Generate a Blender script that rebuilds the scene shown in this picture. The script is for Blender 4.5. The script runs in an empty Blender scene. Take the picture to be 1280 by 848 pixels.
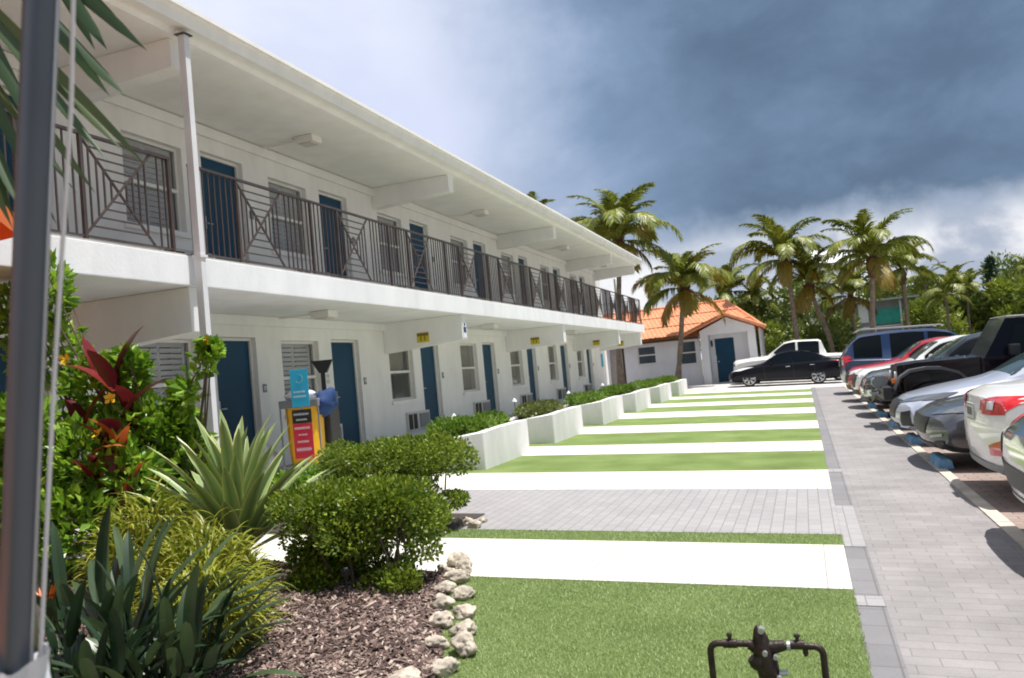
import bpy, bmesh, math, random
from mathutils import Vector, Matrix
from mathutils.bvhtree import BVHTree
from mathutils import noise as mnoise
R = math.radians
rnd = random.Random(7)
scene = bpy.context.scene
COL = scene.collection

def gz(x, y=0.0):
    return -0.038 * max(-8.4, min(9.0, x))

# ------------------------------------------------------------------ materials
MATS = {}
def N(nt, t, **kw):
    n = nt.nodes.new(t)
    for k, v in kw.items():
        if k in n.inputs: n.inputs[k].default_value = v
        else: setattr(n, k, v)
    return n
def newmat(name):
    m = bpy.data.materials.new(name); m.use_nodes = True
    nt = m.node_tree; b = nt.nodes['Principled BSDF']
    MATS[name] = m
    return m, nt, b
def c4(c): return (c[0], c[1], c[2], 1.0)
def simple(name, col, rough=.5, metal=0., noise=.0, scale=8., bump=0., bscale=60., coat=0., trans=None, spec=None):
    m, nt, b = newmat(name)
    b.inputs['Base Color'].default_value = c4(col)
    b.inputs['Roughness'].default_value = rough
    b.inputs['Metallic'].default_value = metal
    if coat: b.inputs['Coat Weight'].default_value = coat; b.inputs['Coat Roughness'].default_value = .04
    if spec is not None: b.inputs['Specular IOR Level'].default_value = spec
    L = nt.links
    tc = N(nt, 'ShaderNodeTexCoord')
    if noise:
        n = N(nt, 'ShaderNodeTexNoise', Scale=scale, Detail=6.); L.new(tc.outputs['Object'], n.inputs['Vector'])
        r = N(nt, 'ShaderNodeMapRange'); r.inputs[1].default_value = .3; r.inputs[2].default_value = .7
        r.inputs[3].default_value = 1 - noise; r.inputs[4].default_value = 1 + noise
        L.new(n.outputs['Fac'], r.inputs[0])
        mx = N(nt, 'ShaderNodeVectorMath', operation='SCALE'); mx.inputs[0].default_value = col
        L.new(r.outputs[0], mx.inputs['Scale']); L.new(mx.outputs[0], b.inputs['Base Color'])
    if bump:
        n2 = N(nt, 'ShaderNodeTexNoise', Scale=bscale, Detail=4.); L.new(tc.outputs['Object'], n2.inputs['Vector'])
        bp = N(nt, 'ShaderNodeBump', Strength=bump, Distance=.01); L.new(n2.outputs['Fac'], bp.inputs['Height'])
        L.new(bp.outputs[0], b.inputs['Normal'])
    return m

def ramp(nt, stops):
    r = nt.nodes.new('ShaderNodeValToRGB'); e = r.color_ramp.elements
    e[0].position, e[0].color = stops[0][0], c4(stops[0][1])
    e[1].position, e[1].color = stops[-1][0], c4(stops[-1][1])
    for p, c in stops[1:-1]:
        k = e.new(p); k.color = c4(c)
    return r

def leafmat(name, c1, c2, c3=None, scale=9., rough=.42, trans=.3, fine=60.):
    """foliage: hue varies from leaf to leaf, light passes through"""
    m, nt, b = newmat(name); L = nt.links
    tc = N(nt, 'ShaderNodeTexCoord')
    at = N(nt, 'ShaderNodeAttribute'); at.attribute_name = 'leafv'
    n = N(nt, 'ShaderNodeTexNoise', Scale=scale, Detail=2.); L.new(tc.outputs['Object'], n.inputs['Vector'])
    ad = N(nt, 'ShaderNodeMath', operation='MULTIPLY_ADD'); ad.inputs[1].default_value = .55
    L.new(at.outputs['Fac'], ad.inputs[0])
    ml = N(nt, 'ShaderNodeMath', operation='MULTIPLY'); ml.inputs[1].default_value = .5
    L.new(n.outputs['Fac'], ml.inputs[0]); L.new(ml.outputs[0], ad.inputs[2])
    st = [(.15, c1), (.6, c2)] if c3 is None else [(.15, c1), (.55, c2), (.9, c3)]
    r = ramp(nt, st); L.new(ad.outputs[0], r.inputs[0]); L.new(r.outputs[0], b.inputs['Base Color'])
    b.inputs['Roughness'].default_value = rough
    t = N(nt, 'ShaderNodeBsdfTranslucent'); L.new(r.outputs[0], t.inputs['Color'])
    mx = N(nt, 'ShaderNodeMixShader'); mx.inputs[0].default_value = trans
    out = nt.nodes['Material Output']
    L.new(b.outputs[0], mx.inputs[1]); L.new(t.outputs[0], mx.inputs[2]); L.new(mx.outputs[0], out.inputs['Surface'])
    return m

def brickmat(name, c1, c2, mortar, bw, rh, msize=.006, rough=.85, offset=.5, rot=0., vary=.25, bump=.25):
    m, nt, b = newmat(name); L = nt.links
    tc = N(nt, 'ShaderNodeTexCoord'); mp = N(nt, 'ShaderNodeMapping'); mp.inputs['Rotation'].default_value = (0, 0, rot)
    L.new(tc.outputs['Object'], mp.inputs['Vector'])
    br = N(nt, 'ShaderNodeTexBrick'); br.offset = offset
    br.inputs['Scale'].default_value = 1.; br.inputs['Brick Width'].default_value = bw; br.inputs['Row Height'].default_value = rh
    br.inputs['Mortar Size'].default_value = msize; br.inputs['Mortar Smooth'].default_value = .3; br.inputs['Bias'].default_value = 0.
    br.inputs['Color1'].default_value = c4(c1); br.inputs['Color2'].default_value = c4(c2); br.inputs['Mortar'].default_value = c4(mortar)
    L.new(mp.outputs[0], br.inputs['Vector'])
    n = N(nt, 'ShaderNodeTexNoise', Scale=1.3, Detail=8., Roughness=.65); L.new(tc.outputs['Object'], n.inputs['Vector'])
    r = N(nt, 'ShaderNodeMapRange'); r.inputs[1].default_value = .3; r.inputs[2].default_value = .7
    r.inputs[3].default_value = 1 - vary; r.inputs[4].default_value = 1 + vary; L.new(n.outputs['Fac'], r.inputs[0])
    n3 = N(nt, 'ShaderNodeTexNoise', Scale=90., Detail=3.); L.new(tc.outputs['Object'], n3.inputs['Vector'])
    r3 = N(nt, 'ShaderNodeMapRange'); r3.inputs[3].default_value = .82; r3.inputs[4].default_value = 1.18; L.new(n3.outputs['Fac'], r3.inputs[0])
    mm = N(nt, 'ShaderNodeMath', operation='MULTIPLY'); L.new(r.outputs[0], mm.inputs[0]); L.new(r3.outputs[0], mm.inputs[1])
    sc = N(nt, 'ShaderNodeVectorMath', operation='SCALE'); L.new(br.outputs['Color'], sc.inputs[0]); L.new(mm.outputs[0], sc.inputs['Scale'])
    L.new(sc.outputs[0], b.inputs['Base Color']); b.inputs['Roughness'].default_value = rough
    iv = N(nt, 'ShaderNodeMath', operation='MULTIPLY_ADD'); iv.inputs[1].default_value = -1.; iv.inputs[2].default_value = 1.
    L.new(br.outputs['Fac'], iv.inputs[0])
    a2 = N(nt, 'ShaderNodeMath', operation='MULTIPLY_ADD'); a2.inputs[1].default_value = .25
    L.new(n3.outputs['Fac'], a2.inputs[0]); L.new(iv.outputs[0], a2.inputs[2])
    bp = N(nt, 'ShaderNodeBump', Strength=bump, Distance=.008); L.new(a2.outputs[0], bp.inputs['Height']); L.new(bp.outputs[0], b.inputs['Normal'])
    return m

def stuccomat(name, col, dirt=.06, bump=.3, rough=.8, bscale=45.):
    m, nt, b = newmat(name); L = nt.links
    tc = N(nt, 'ShaderNodeTexCoord'); mp = N(nt, 'ShaderNodeMapping'); mp.inputs['Scale'].default_value = (1, 1, .35)
    L.new(tc.outputs['Object'], mp.inputs['Vector'])
    n = N(nt, 'ShaderNodeTexNoise', Scale=2.2, Detail=9., Roughness=.65); L.new(mp.outputs[0], n.inputs['Vector'])
    r = N(nt, 'ShaderNodeMapRange'); r.inputs[1].default_value = .35; r.inputs[2].default_value = .7
    r.inputs[3].default_value = 1.; r.inputs[4].default_value = 1 - dirt * 2; L.new(n.outputs['Fac'], r.inputs[0])
    sc = N(nt, 'ShaderNodeVectorMath', operation='SCALE'); sc.inputs[0].default_value = col
    L.new(r.outputs[0], sc.inputs['Scale']); L.new(sc.outputs[0], b.inputs['Base Color'])
    b.inputs['Roughness'].default_value = rough
    n2 = N(nt, 'ShaderNodeTexNoise', Scale=bscale, Detail=5.); L.new(tc.outputs['Object'], n2.inputs['Vector'])
    bp = N(nt, 'ShaderNodeBump', Strength=bump, Distance=.01); L.new(n2.outputs['Fac'], bp.inputs['Height']); L.new(bp.outputs[0], b.inputs['Normal'])
    return m

def turfmat(name, c1, c2, c3):
    m, nt, b = newmat(name); L = nt.links
    tc = N(nt, 'ShaderNodeTexCoord')
    n = N(nt, 'ShaderNodeTexNoise', Scale=140., Detail=6., Roughness=.8); L.new(tc.outputs['Object'], n.inputs['Vector'])
    n2 = N(nt, 'ShaderNodeTexNoise', Scale=1.6, Detail=5.); L.new(tc.outputs['Object'], n2.inputs['Vector'])
    ma = N(nt, 'ShaderNodeMath', operation='MULTIPLY_ADD'); ma.inputs[1].default_value = .6
    L.new(n2.outputs['Fac'], ma.inputs[0])
    m2 = N(nt, 'ShaderNodeMath', operation='MULTIPLY'); m2.inputs[1].default_value = .5
    L.new(n.outputs['Fac'], m2.inputs[0]); L.new(m2.outputs[0], ma.inputs[2])
    r = ramp(nt, [(.35, c1), (.55, c2), (.75, c3)]); L.new(ma.outputs[0], r.inputs[0]); L.new(r.outputs[0], b.inputs['Base Color'])
    b.inputs['Roughness'].default_value = .8; b.inputs['Specular IOR Level'].default_value = .2
    bp = N(nt, 'ShaderNodeBump', Strength=.9, Distance=.02); L.new(n.outputs['Fac'], bp.inputs['Height']); L.new(bp.outputs[0], b.inputs['Normal'])
    return m

white = stuccomat('white stucco', (.88, .87, .835))
white2 = stuccomat('white soffit paint', (.88, .875, .85), dirt=.05, bump=.12)
slabw = stuccomat('rough white slab edge', (.86, .865, .88), dirt=.07, bump=.22, bscale=25.)
planterw = stuccomat('planter stucco', (.80, .79, .78), dirt=.10, bump=.45)
shedw = stuccomat('outbuilding stucco', (.76, .76, .78), dirt=.05)
trim = simple('white trim', (.78, .76, .71), .45)
postw = simple('post paint', (.72, .72, .73), .4, noise=.05, scale=3, bump=.1)
doorb = simple('blue door paint', (.005, .052, .105), .5, noise=.10, scale=2., bump=.05, bscale=20, spec=.25)
railm = simple('brown rail metal', (.095, .072, .065), .4, metal=.3, noise=.2, scale=4)
blindm = simple('grey louvre', (.82, .83, .84), .55)
curtain = simple('tan curtain', (.50, .47, .40), .9, noise=.15, scale=6)
def glassmat(name, col=(.02, .025, .025), rough=.03, alpha=.35):
    m, nt, b = newmat(name); L = nt.links
    b.inputs['Base Color'].default_value = c4(col); b.inputs['Roughness'].default_value = rough
    b.inputs['IOR'].default_value = 1.5
    t = N(nt, 'ShaderNodeBsdfTransparent')
    mx = N(nt, 'ShaderNodeMixShader'); mx.inputs[0].default_value = alpha
    L.new(t.outputs[0], mx.inputs[1]); L.new(b.outputs[0], mx.inputs[2])
    L.new(mx.outputs[0], nt.nodes['Material Output'].inputs['Surface'])
    return m
glass = glassmat('window glass', (.22, .23, .22), .04, .22)
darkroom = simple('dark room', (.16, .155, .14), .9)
carglass = simple('car glass', (.004, .006, .007), .05, spec=.3)
carglass_l = simple('windscreen glass', (.04, .065, .065), .05, spec=.6)
acm = simple('AC casing', (.60, .59, .56), .5)
darkm = simple('dark plastic', (.015, .015, .016), .5)
black = simple('black rubber', (.018, .018, .018), .75, noise=.2, scale=30)
chrome = simple('chrome', (.75, .75, .76), .12, metal=1.)
alloy = simple('alloy rim', (.55, .56, .58), .25, metal=.9)
steel = simple('dark pole metal', (.088, .102, .118), .38, metal=.5, noise=.08, scale=5)
steel_l = simple('light steel and lit edge', (.45, .46, .47), .35, metal=.6)  # pale metal parts; also the painted lit edge of the near pole
def walkmat():
    m, nt, b = newmat('white concrete walk'); L = nt.links
    tc = N(nt, 'ShaderNodeTexCoord'); n = N(nt, 'ShaderNodeTexNoise', Scale=3., Detail=10., Roughness=.7); L.new(tc.outputs['Object'], n.inputs['Vector'])
    n2 = N(nt, 'ShaderNodeTexNoise', Scale=38., Detail=3.); L.new(tc.outputs['Object'], n2.inputs['Vector'])
    r = N(nt, 'ShaderNodeMapRange'); r.inputs[1].default_value = .52; r.inputs[2].default_value = .78; r.inputs[3].default_value = 1.; r.inputs[4].default_value = .72; L.new(n.outputs['Fac'], r.inputs[0])
    r2 = N(nt, 'ShaderNodeMapRange'); r2.inputs[1].default_value = .68; r2.inputs[2].default_value = .76; r2.inputs[3].default_value = 1.; r2.inputs[4].default_value = .6; L.new(n2.outputs['Fac'], r2.inputs[0])
    br = N(nt, 'ShaderNodeTexBrick'); br.offset = 0.; br.inputs['Scale'].default_value = 1.; br.inputs['Brick Width'].default_value = 1.55; br.inputs['Row Height'].default_value = 40.; br.inputs['Mortar Size'].default_value = .006
    br.inputs['Color1'].default_value = br.inputs['Color2'].default_value = c4((.64, .622, .56)); br.inputs['Mortar'].default_value = c4((.34, .32, .28)); L.new(tc.outputs['Object'], br.inputs['Vector'])
    mm = N(nt, 'ShaderNodeMath', operation='MULTIPLY'); L.new(r.outputs[0], mm.inputs[0]); L.new(r2.outputs[0], mm.inputs[1])
    sc = N(nt, 'ShaderNodeVectorMath', operation='SCALE'); L.new(br.outputs['Color'], sc.inputs[0]); L.new(mm.outputs[0], sc.inputs['Scale']); L.new(sc.outputs[0], b.inputs['Base Color'])
    b.inputs['Roughness'].default_value = .85
    bp = N(nt, 'ShaderNodeBump', Strength=.3, Distance=.01); L.new(n2.outputs['Fac'], bp.inputs['Height']); L.new(bp.outputs[0], b.inputs['Normal']); return m
concrete_w = walkmat()
drive = stuccomat('pale driveway concrete', (.60, .58, .55), dirt=.12, bump=.2)
pav_path = brickmat('path pavers', (.262, .247, .243), (.228, .215, .212), (.165, .155, .152), .23, .115, .0035, rot=0., vary=.2, bump=.18)
pav_pad = brickmat('grey pad pavers', (.315, .305, .305), (.285, .275, .278), (.20, .193, .195), .20, .10, .005, offset=.5, rot=R(90), vary=.08)
pav_edge = brickmat('charcoal border pavers', (.20, .195, .20), (.175, .17, .176), (.13, .126, .128), .14, .30, .006, offset=0., rot=0., vary=.12)
pav_park = brickmat('parking pavers', (.33, .25, .21), (.25, .19, .165), (.14, .11, .10), .22, .11, .007, vary=.2)
kerbm = stuccomat('cream kerb', (.62, .55, .45), dirt=.2, bump=.4)
pav_bounce = brickmat('terracotta patio', (.78, .27, .13), (.70, .24, .11), (.30, .18, .12), .3, .3, .01, vary=.12)  # terracotta chosen to throw warm bounce light, on unseen paving
turf = turfmat('artificial turf', (.12, .175, .045), (.185, .26, .075), (.26, .34, .12))
gravel = stuccomat('far ground', (.16, .17, .10), dirt=.35, bump=.6, bscale=8.)
soil = stuccomat('mulch soil', (.055, .04, .035), dirt=.3, bump=1., bscale=60.)
asphalt = stuccomat('asphalt', (.09, .088, .086), dirt=.15, bump=.4, bscale=90.)
walkc = stuccomat('grey walkway concrete', (.42, .40, .37), dirt=.12, bump=.2)
tile_o = simple('orange roof tile', (.66, .25, .12), .75, noise=.16, scale=5, bump=.2)
orange = simple('orange canvas', (.75, .16, .035), .8, noise=.05, scale=10)
yellow = simple('yellow vinyl bag', (.80, .42, .01), .5, noise=.06, scale=8)
greyp = simple('grey plastic', (.20, .21, .22), .5)
cloth_w = simple('white cloth', (.72, .74, .78), .85, bump=.3, bscale=40)
cloth_b = simple('blue cloth', (.008, .04, .14), .8, noise=.2, scale=14)
blackcloth = simple('black bag', (.02, .018, .018), .6, noise=.3, scale=12, bump=.4, bscale=20)
signblue = simple('cyan sign', (.03, .44, .66), .45)
signred = simple('red sign', (.66, .03, .06), .45)
signblack = simple('black sign', (.02, .02, .02), .45)
signyel = simple('yellow sign', (.62, .50, .02), .5)
olive = simple('olive mark', (.20, .15, .01), .5)
whitep = simple('white paint', (.8, .8, .8), .5)
teal = simple('teal panel', (.03, .34, .27), .5, noise=.2, scale=3)
rockm = simple('coral rock', (.44, .385, .31), .92, noise=.5, scale=14, bump=1., bscale=38)
bronze = simple('weathered bronze pipe', (.045, .033, .028), .45, metal=.6, noise=.35, scale=25, bump=.3, bscale=80)
barkm = simple('palm bark', (.20, .155, .115), .9, noise=.35, scale=6, bump=.8, bscale=14)
barkd = simple('dark fibre', (.10, .045, .025), .95, noise=.4, scale=10, bump=.8, bscale=20)
twig = simple('twig', (.10, .075, .05), .9)
stopb = simple('blue wheel stop', (.17, .36, .56), .75, noise=.35, scale=12, bump=.4)
tail_red = simple('tail lamp red', (.55, .01, .012), .15, coat=.6)
tail_clear = simple('lamp clear', (.75, .76, .77), .12, coat=.6)
lampdark = simple('headlamp dark', (.10, .11, .12), .08, coat=.8)
amber = simple('amber lens', (.75, .17, .01), .2)
platem = simple('licence plate', (.50, .52, .48), .5)
trunkg = simple('grey tree bark', (.17, .14, .11), .9, noise=.3, scale=5, bump=.7, bscale=12)
fence_g = simple('dark grey screen', (.09, .11, .115), .8)  # plain dark grey of the screen panel

hedge_l = leafmat('hedge leaf', (.05, .105, .008), (.165, .245, .018), (.37, .44, .05), scale=7., trans=.3)
hib_l = leafmat('hibiscus leaf', (.06, .15, .012), (.19, .36, .025), (.40, .56, .06), scale=5., trans=.35, rough=.35)
plant_l = leafmat('planter shrub leaf', (.06, .13, .015), (.16, .28, .03), (.30, .42, .06), scale=3., trans=.3)
plant_l2 = leafmat('pale planter shrub leaf', (.07, .10, .025), (.17, .21, .05), (.30, .33, .12), scale=3., trans=.3)
ti_l = leafmat('red ti leaf', (.05, .005, .010), (.11, .010, .015), (.26, .03, .03), scale=4., trans=.25, rough=.3)
ti_o = leafmat('orange ti leaf', (.30, .05, .02), (.50, .12, .03), (.62, .25, .06), scale=4., trans=.3, rough=.35)
grassy_l = leafmat('strappy yellow leaf', (.11, .15, .012), (.26, .29, .025), (.44, .43, .06), scale=8., trans=.3)
strel_l = leafmat('strelitzia leaf', (.016, .036, .018), (.035, .068, .030), (.10, .15, .06), scale=4., trans=.18, rough=.32)
palm_l = leafmat('palm leaflet', (.08, .11, .018), (.22, .255, .035), (.44, .43, .08), scale=.8, trans=.35)
palm_y = leafmat('old palm leaflet', (.16, .12, .02), (.30, .22, .03), (.42, .26, .04), scale=.8, trans=.35)
near_palm_l = leafmat('near palm leaflet', (.03, .07, .03), (.05, .10, .035), (.12, .15, .04), scale=5., trans=.3)
far_l = leafmat('far tree leaf', (.07, .11, .025), (.16, .21, .04), (.32, .36, .08), scale=.35, trans=.25)
far_l2 = leafmat('far light tree leaf', (.10, .15, .02), (.24, .30, .035), (.44, .48, .07), scale=.35, trans=.3)
pine_l = leafmat('pine leaf', (.015, .04, .02), (.03, .065, .03), None, scale=.35, trans=.1)
flow_y = simple('yellow petal', (.85, .50, .02), .5)
flow_o = simple('orange petal', (.85, .20, .02), .45)
def agavemat():
    m, nt, b = newmat('variegated agave leaf'); L = nt.links
    at = N(nt, 'ShaderNodeAttribute'); at.attribute_name = 'leafv'
    n = N(nt, 'ShaderNodeTexNoise', Scale=6., Detail=3.); tc = N(nt, 'ShaderNodeTexCoord'); L.new(tc.outputs['Object'], n.inputs['Vector'])
    ad = N(nt, 'ShaderNodeMath', operation='MULTIPLY_ADD'); ad.inputs[1].default_value = .16
    L.new(n.outputs['Fac'], ad.inputs[0]); L.new(at.outputs['Fac'], ad.inputs[2])
    r = ramp(nt, [(.22, (.10, .17, .06)), (.45, (.20, .28, .11)), (.68, (.27, .35, .13)), (.86, (.48, .50, .20)), (1., (.58, .56, .25))])
    L.new(ad.outputs[0], r.inputs[0]); L.new(r.outputs[0], b.inputs['Base Color']); b.inputs['Roughness'].default_value = .45
    return m
agave_l = agavemat()
def mulchmat():
    m, nt, b = newmat('bark chip'); L = nt.links
    at = N(nt, 'ShaderNodeAttribute'); at.attribute_name = 'leafv'
    r = ramp(nt, [(0., (.06, .036, .03)), (.45, (.17, .112, .092)), (.8, (.31, .225, .19)), (1., (.55, .46, .38))])
    L.new(at.outputs['Fac'], r.inputs[0]); L.new(r.outputs[0], b.inputs['Base Color']); b.inputs['Roughness'].default_value = .85
    return m
chipm = mulchmat()
bladem = leafmat('turf blade', (.25, .34, .12), (.38, .48, .20), (.50, .58, .30), scale=2., trans=.2, rough=.6)

def paint(name, col, metal=0., rough=.28):
    return simple(name, col, rough, metal=metal, coat=.7)
P_white = paint('white car paint', (.78, .77, .73)); P_black = simple('black car paint', (.004, .005, .010), .2, coat=.2, spec=.12)
P_grey = paint('grey car paint', (.085, .09, .10), .5, .3); P_silver = paint('pale silver car paint', (.50, .53, .62), .35, .3)
P_red = paint('red car paint', (.38, .012, .02)); P_blue = paint('dark blue car paint', (.007, .03, .095), .1); P_dk = paint('charcoal car paint', (.03, .034, .036), .3)
P_mar = simple('black maroon car paint', (.006, .003, .005), .25, coat=.18, spec=.15)
P_flare = simple('grey wing plastic', (.07, .072, .075), .6)

# ------------------------------------------------------------------ objects
def tag(o, label=None, cat=None, group=None, kind=None):
    if label: o['label'] = label
    if cat: o['category'] = cat
    if group: o['group'] = group
    if kind: o['kind'] = kind
    return o
def empty(name, loc, rz=0., ry=0., label=None, cat=None, group=None):
    o = bpy.data.objects.new(name, None); COL.objects.link(o); o.location = loc; o.rotation_euler = (0, ry, rz)
    o.empty_display_size = .3
    return tag(o, label, cat, group)
class MB:
    """mesh builder"""
    def __init__(s): s.v = []; s.f = []; s.a = []; s.mi = []; s.cur = 0; s.val = .5
    def pt(s, p): s.v.append(tuple(p)); s.a.append(s.val); return len(s.v) - 1
    def face(s, idx): s.f.append(tuple(idx)); s.mi.append(s.cur)
    def quad(s, a, b, c, d):
        i = [s.pt(p) for p in (a, b, c, d)]; s.face(i)
    def tri(s, a, b, c): s.face([s.pt(p) for p in (a, b, c)])
    def box(s, x0, x1, y0, y1, z0, z1, M=None):
        P = [Vector((x, y, z)) for z in (z0, z1) for y in (y0, y1) for x in (x0, x1)]
        if M: P = [M @ p for p in P]
        i = [s.pt(p) for p in P]
        for q in ((0, 2, 3, 1), (4, 5, 7, 6), (0, 1, 5, 4), (2, 6, 7, 3), (0, 4, 6, 2), (1, 3, 7, 5)): s.face([i[k] for k in q])
    def bar(s, p, q, w, h=None, up=Vector((0, 0, 1))):
        p = Vector(p); q = Vector(q); d = (q - p); L = d.length; d = d / L; h = h or w
        up = Vector(up)
        if abs(d.dot(up)) > .98: up = Vector((1, 0, 0))
        x = d.cross(up).normalized(); z = x.cross(d)
        M = Matrix(((x.x, d.x, z.x, p.x), (x.y, d.y, z.y, p.y), (x.z, d.z, z.z, p.z), (0, 0, 0, 1)))
        s.box(-w / 2, w / 2, 0, L, -h / 2, h / 2, M)
    def tube(s, pts, r, n=8, cap=True):
        pts = [Vector(p) for p in pts]; rs = r if isinstance(r, (list, tuple)) else [r] * len(pts)
        rings = []; ref = Vector((.31, .57, .76)).normalized()
        for k, p in enumerate(pts):
            d = (pts[min(k + 1, len(pts) - 1)] - pts[max(k - 1, 0)]).normalized()
            x = d.cross(ref)
            if x.length < .05: x = d.cross(Vector((1, 0, 0)))
            x.normalize(); y = d.cross(x)
            rings.append([s.pt(p + (x * math.cos(2 * math.pi * j / n) + y * math.sin(2 * math.pi * j / n)) * rs[k]) for j in range(n)])
        for a, b in zip(rings, rings[1:]):
            for j in range(n): s.face((a[j], a[(j + 1) % n], b[(j + 1) % n], b[j]))
        if cap: s.face(rings[0][::-1]); s.face(rings[-1])
    def disc_cyl(s, c, axis, r, h, n=24, r2=None):
        c = Vector(c); axis = Vector(axis).normalized(); s.tube([c - axis * h / 2, c + axis * h / 2], [r, r2 if r2 is not None else r], n)
    def lathe(s, prof, n=20, c=(0, 0, 0), M=None):
        rings = []
        for (r, z) in prof:
            ring = []
            for j in range(n):
                p = Vector((c[0] + r * math.cos(2 * math.pi * j / n), c[1] + r * math.sin(2 * math.pi * j / n), c[2] + z))
                if M: p = M @ p
                ring.append(s.pt(p))
            rings.append(ring)
        for a, b in zip(rings, rings[1:]):
            for j in range(n): s.face((a[j], a[(j + 1) % n], b[(j + 1) % n], b[j]))
        s.face(rings[0][::-1]); s.face(rings[-1])
    def build(s, name, mat, parent=None, smooth=False, angle=35, bevel=0., attr=False, loc=None):
        me = bpy.data.meshes.new(name); me.from_pydata(s.v, [], s.f)
        for m in (mat if isinstance(mat, (list, tuple)) else [mat]): me.materials.append(m)
        if isinstance(mat, (list, tuple)): me.polygons.foreach_set('material_index', s.mi)
        if attr:
            a = me.attributes.new('leafv', 'FLOAT', 'POINT'); a.data.foreach_set('value', s.a)
        me.update()
        if smooth:
            me.polygons.foreach_set('use_smooth', [True] * len(me.polygons))
            if angle < 179: me.set_sharp_from_angle(angle=R(angle))
        o = bpy.data.objects.new(name, me); COL.objects.link(o)
        if parent: o.parent = parent
        if loc: o.location = loc
        if bevel:
            bm = bmesh.new(); bm.from_mesh(me)
            bmesh.ops.remove_doubles(bm, verts=bm.verts, dist=1e-5)
            es = [e for e in bm.edges if len(e.link_faces) == 2 and e.calc_face_angle(0) > R(30)]
            bmesh.ops.bevel(bm, geom=es, offset=bevel, segments=2, affect='EDGES', profile=.7)
            bm.to_mesh(me); bm.free(); me.update()
        return o
def copy_tree(o, parent=None):
    c = o.copy(); COL.objects.link(c); c.parent = parent
    for k, v in o.items():
        pass
    for ch in list(o.children): copy_tree(ch, c)
    return c
def box_obj(name, mat, x0, x1, y0, y1, z0, z1, parent=None, bevel=0.):
    b = MB(); b.box(x0, x1, y0, y1, z0, z1); return b.build(name, mat, parent, bevel=bevel)

# ------------------------------------------------------------------ ground surfaces (follow the cross-fall)
def sheet(name, mat, x0, x1, y0, y1, dz, nx=1, ny=1, kind='structure', skirt=0.):
    b = MB(); xs = sorted(set([x0, x1] + [x for x in (-8.4, 9.0) if x0 < x < x1] + [x0 + (x1 - x0) * i / nx for i in range(nx + 1)]))
    ys = [y0 + (y1 - y0) * i / ny for i in range(ny + 1)]
    I = [[b.pt((x, y, gz(x) + dz)) for y in ys] for x in xs]
    for i in range(len(xs) - 1):
        for j in range(ny): b.face((I[i][j], I[i + 1][j], I[i + 1][j + 1], I[i][j + 1]))
    if skirt:
        loop = [(x, y0) for x in xs] + [(x1, y) for y in ys[1:]] + [(x, y1) for x in xs[::-1][1:]] + [(x0, y) for y in ys[::-1][1:]]
        for p, q in zip(loop, loop[1:]):
            b.quad((p[0], p[1], gz(p[0]) + dz - skirt), (q[0], q[1], gz(q[0]) + dz - skirt), (q[0], q[1], gz(q[0]) + dz), (p[0], p[1], gz(p[0]) + dz))
    o = b.build(name, mat); tag(o, kind=kind); return o

sheet('ground', gravel, -400, 400, -60, 900, -.03)
sheet('driveway', drive, -12, 30, 33.7, 46.5, .0)
sheet('parking_lot', pav_park, 1.42, 22, -12, 33.7, .004)
sheet('path', pav_path, .30, 1.32, -6, 33.7, .006)
sheet('path', pav_edge, .14, .30, -6, 33.7, .010)
b = MB()
for k in range(40):
    y = -5 + k * .97
    x0 = 1.32
    b.box(x0, x0 + .11, y, y + .955, -.03 + gz(1.37), gz(1.37) + .022)
o = b.build('kerb', kerbm); tag(o, kind='structure')
sheet('bounce_patio', pav_bounce, -7.9, -1.7, -9, 2.2, .012)  # unseen paving, added to bounce pinkish light up to the soffit
# walkway along rooms (raised)
b = MB(); b.box(-8.0, -6.35, 5.2, 35.2, 0, .40); o = b.build('pavement', walkc); tag(o, kind='structure')
b = MB(); b.box(-8.0, -6.35, -4, 5.198, 0, .40); o = b.build('pavement', pav_bounce); tag(o, kind='structure')  # near walkway end coloured terracotta to add to the warm bounce
# stripes: white concrete walks and turf strips
def strip(name, mat, x0, x1, y0l, y1l, y0r, y1r, dz, kind='structure', th=0.03):
    b = MB()
    for (zt) in (0,):
        A = [(x0, y0l), (x1, y0r), (x1, y1r), (x0, y1l)]
        t = [b.pt((x, y, gz(x) + dz)) for x, y in A]; u = [b.pt((x, y, gz(x) + dz - th)) for x, y in A]
        b.face(t)
        for i in range(4): j = (i + 1) % 4; b.face((u[i], u[j], t[j], t[i]))
    o = b.build(name, mat); tag(o, kind=kind); return o
WH = [(5.44, 6.64, 'a'), (9.28, 10.72, 'b'), (12.72, 14.1, 'c'), (16.3, 18.05, 'd'), (20.2, 22.15, 'e'), (24.3, 26.1, 'f'), (28.4, 30.0, 'g'), (32.2, 33.7, 'h')]
XL, XR = -6.4, .14
for (a, c, k) in WH:
    x0 = XL
    strip('path', concrete_w, x0, XR, a, c, a, c, .026)
TF = [(.5, 5.44), (6.64, 7.02), (10.72, 12.72), (14.1, 16.3), (18.05, 20.2), (22.15, 24.3), (26.1, 28.4), (30.0, 32.2)]
for i, (a, c) in enumerate(TF):
    strip('lawn', turf, XL if i else -3.3, XR, a, c, a, c, .020)
strip('pavement', pav_pad, -6.4, XR, 7.02, 9.28, 7.02, 9.28, .024)
b = MB()
for (y0, y1) in ((6.65, 8.35), (10.6, 10.85), (5.15, 5.35)):
    b.quad((.142, y0, gz(.14) + .014), (.30, y0, gz(.3) + .014), (.30, y1, gz(.3) + .014), (.142, y1, gz(.14) + .014))
o = b.build('pavement', pav_pad); tag(o, kind='structure')

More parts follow.
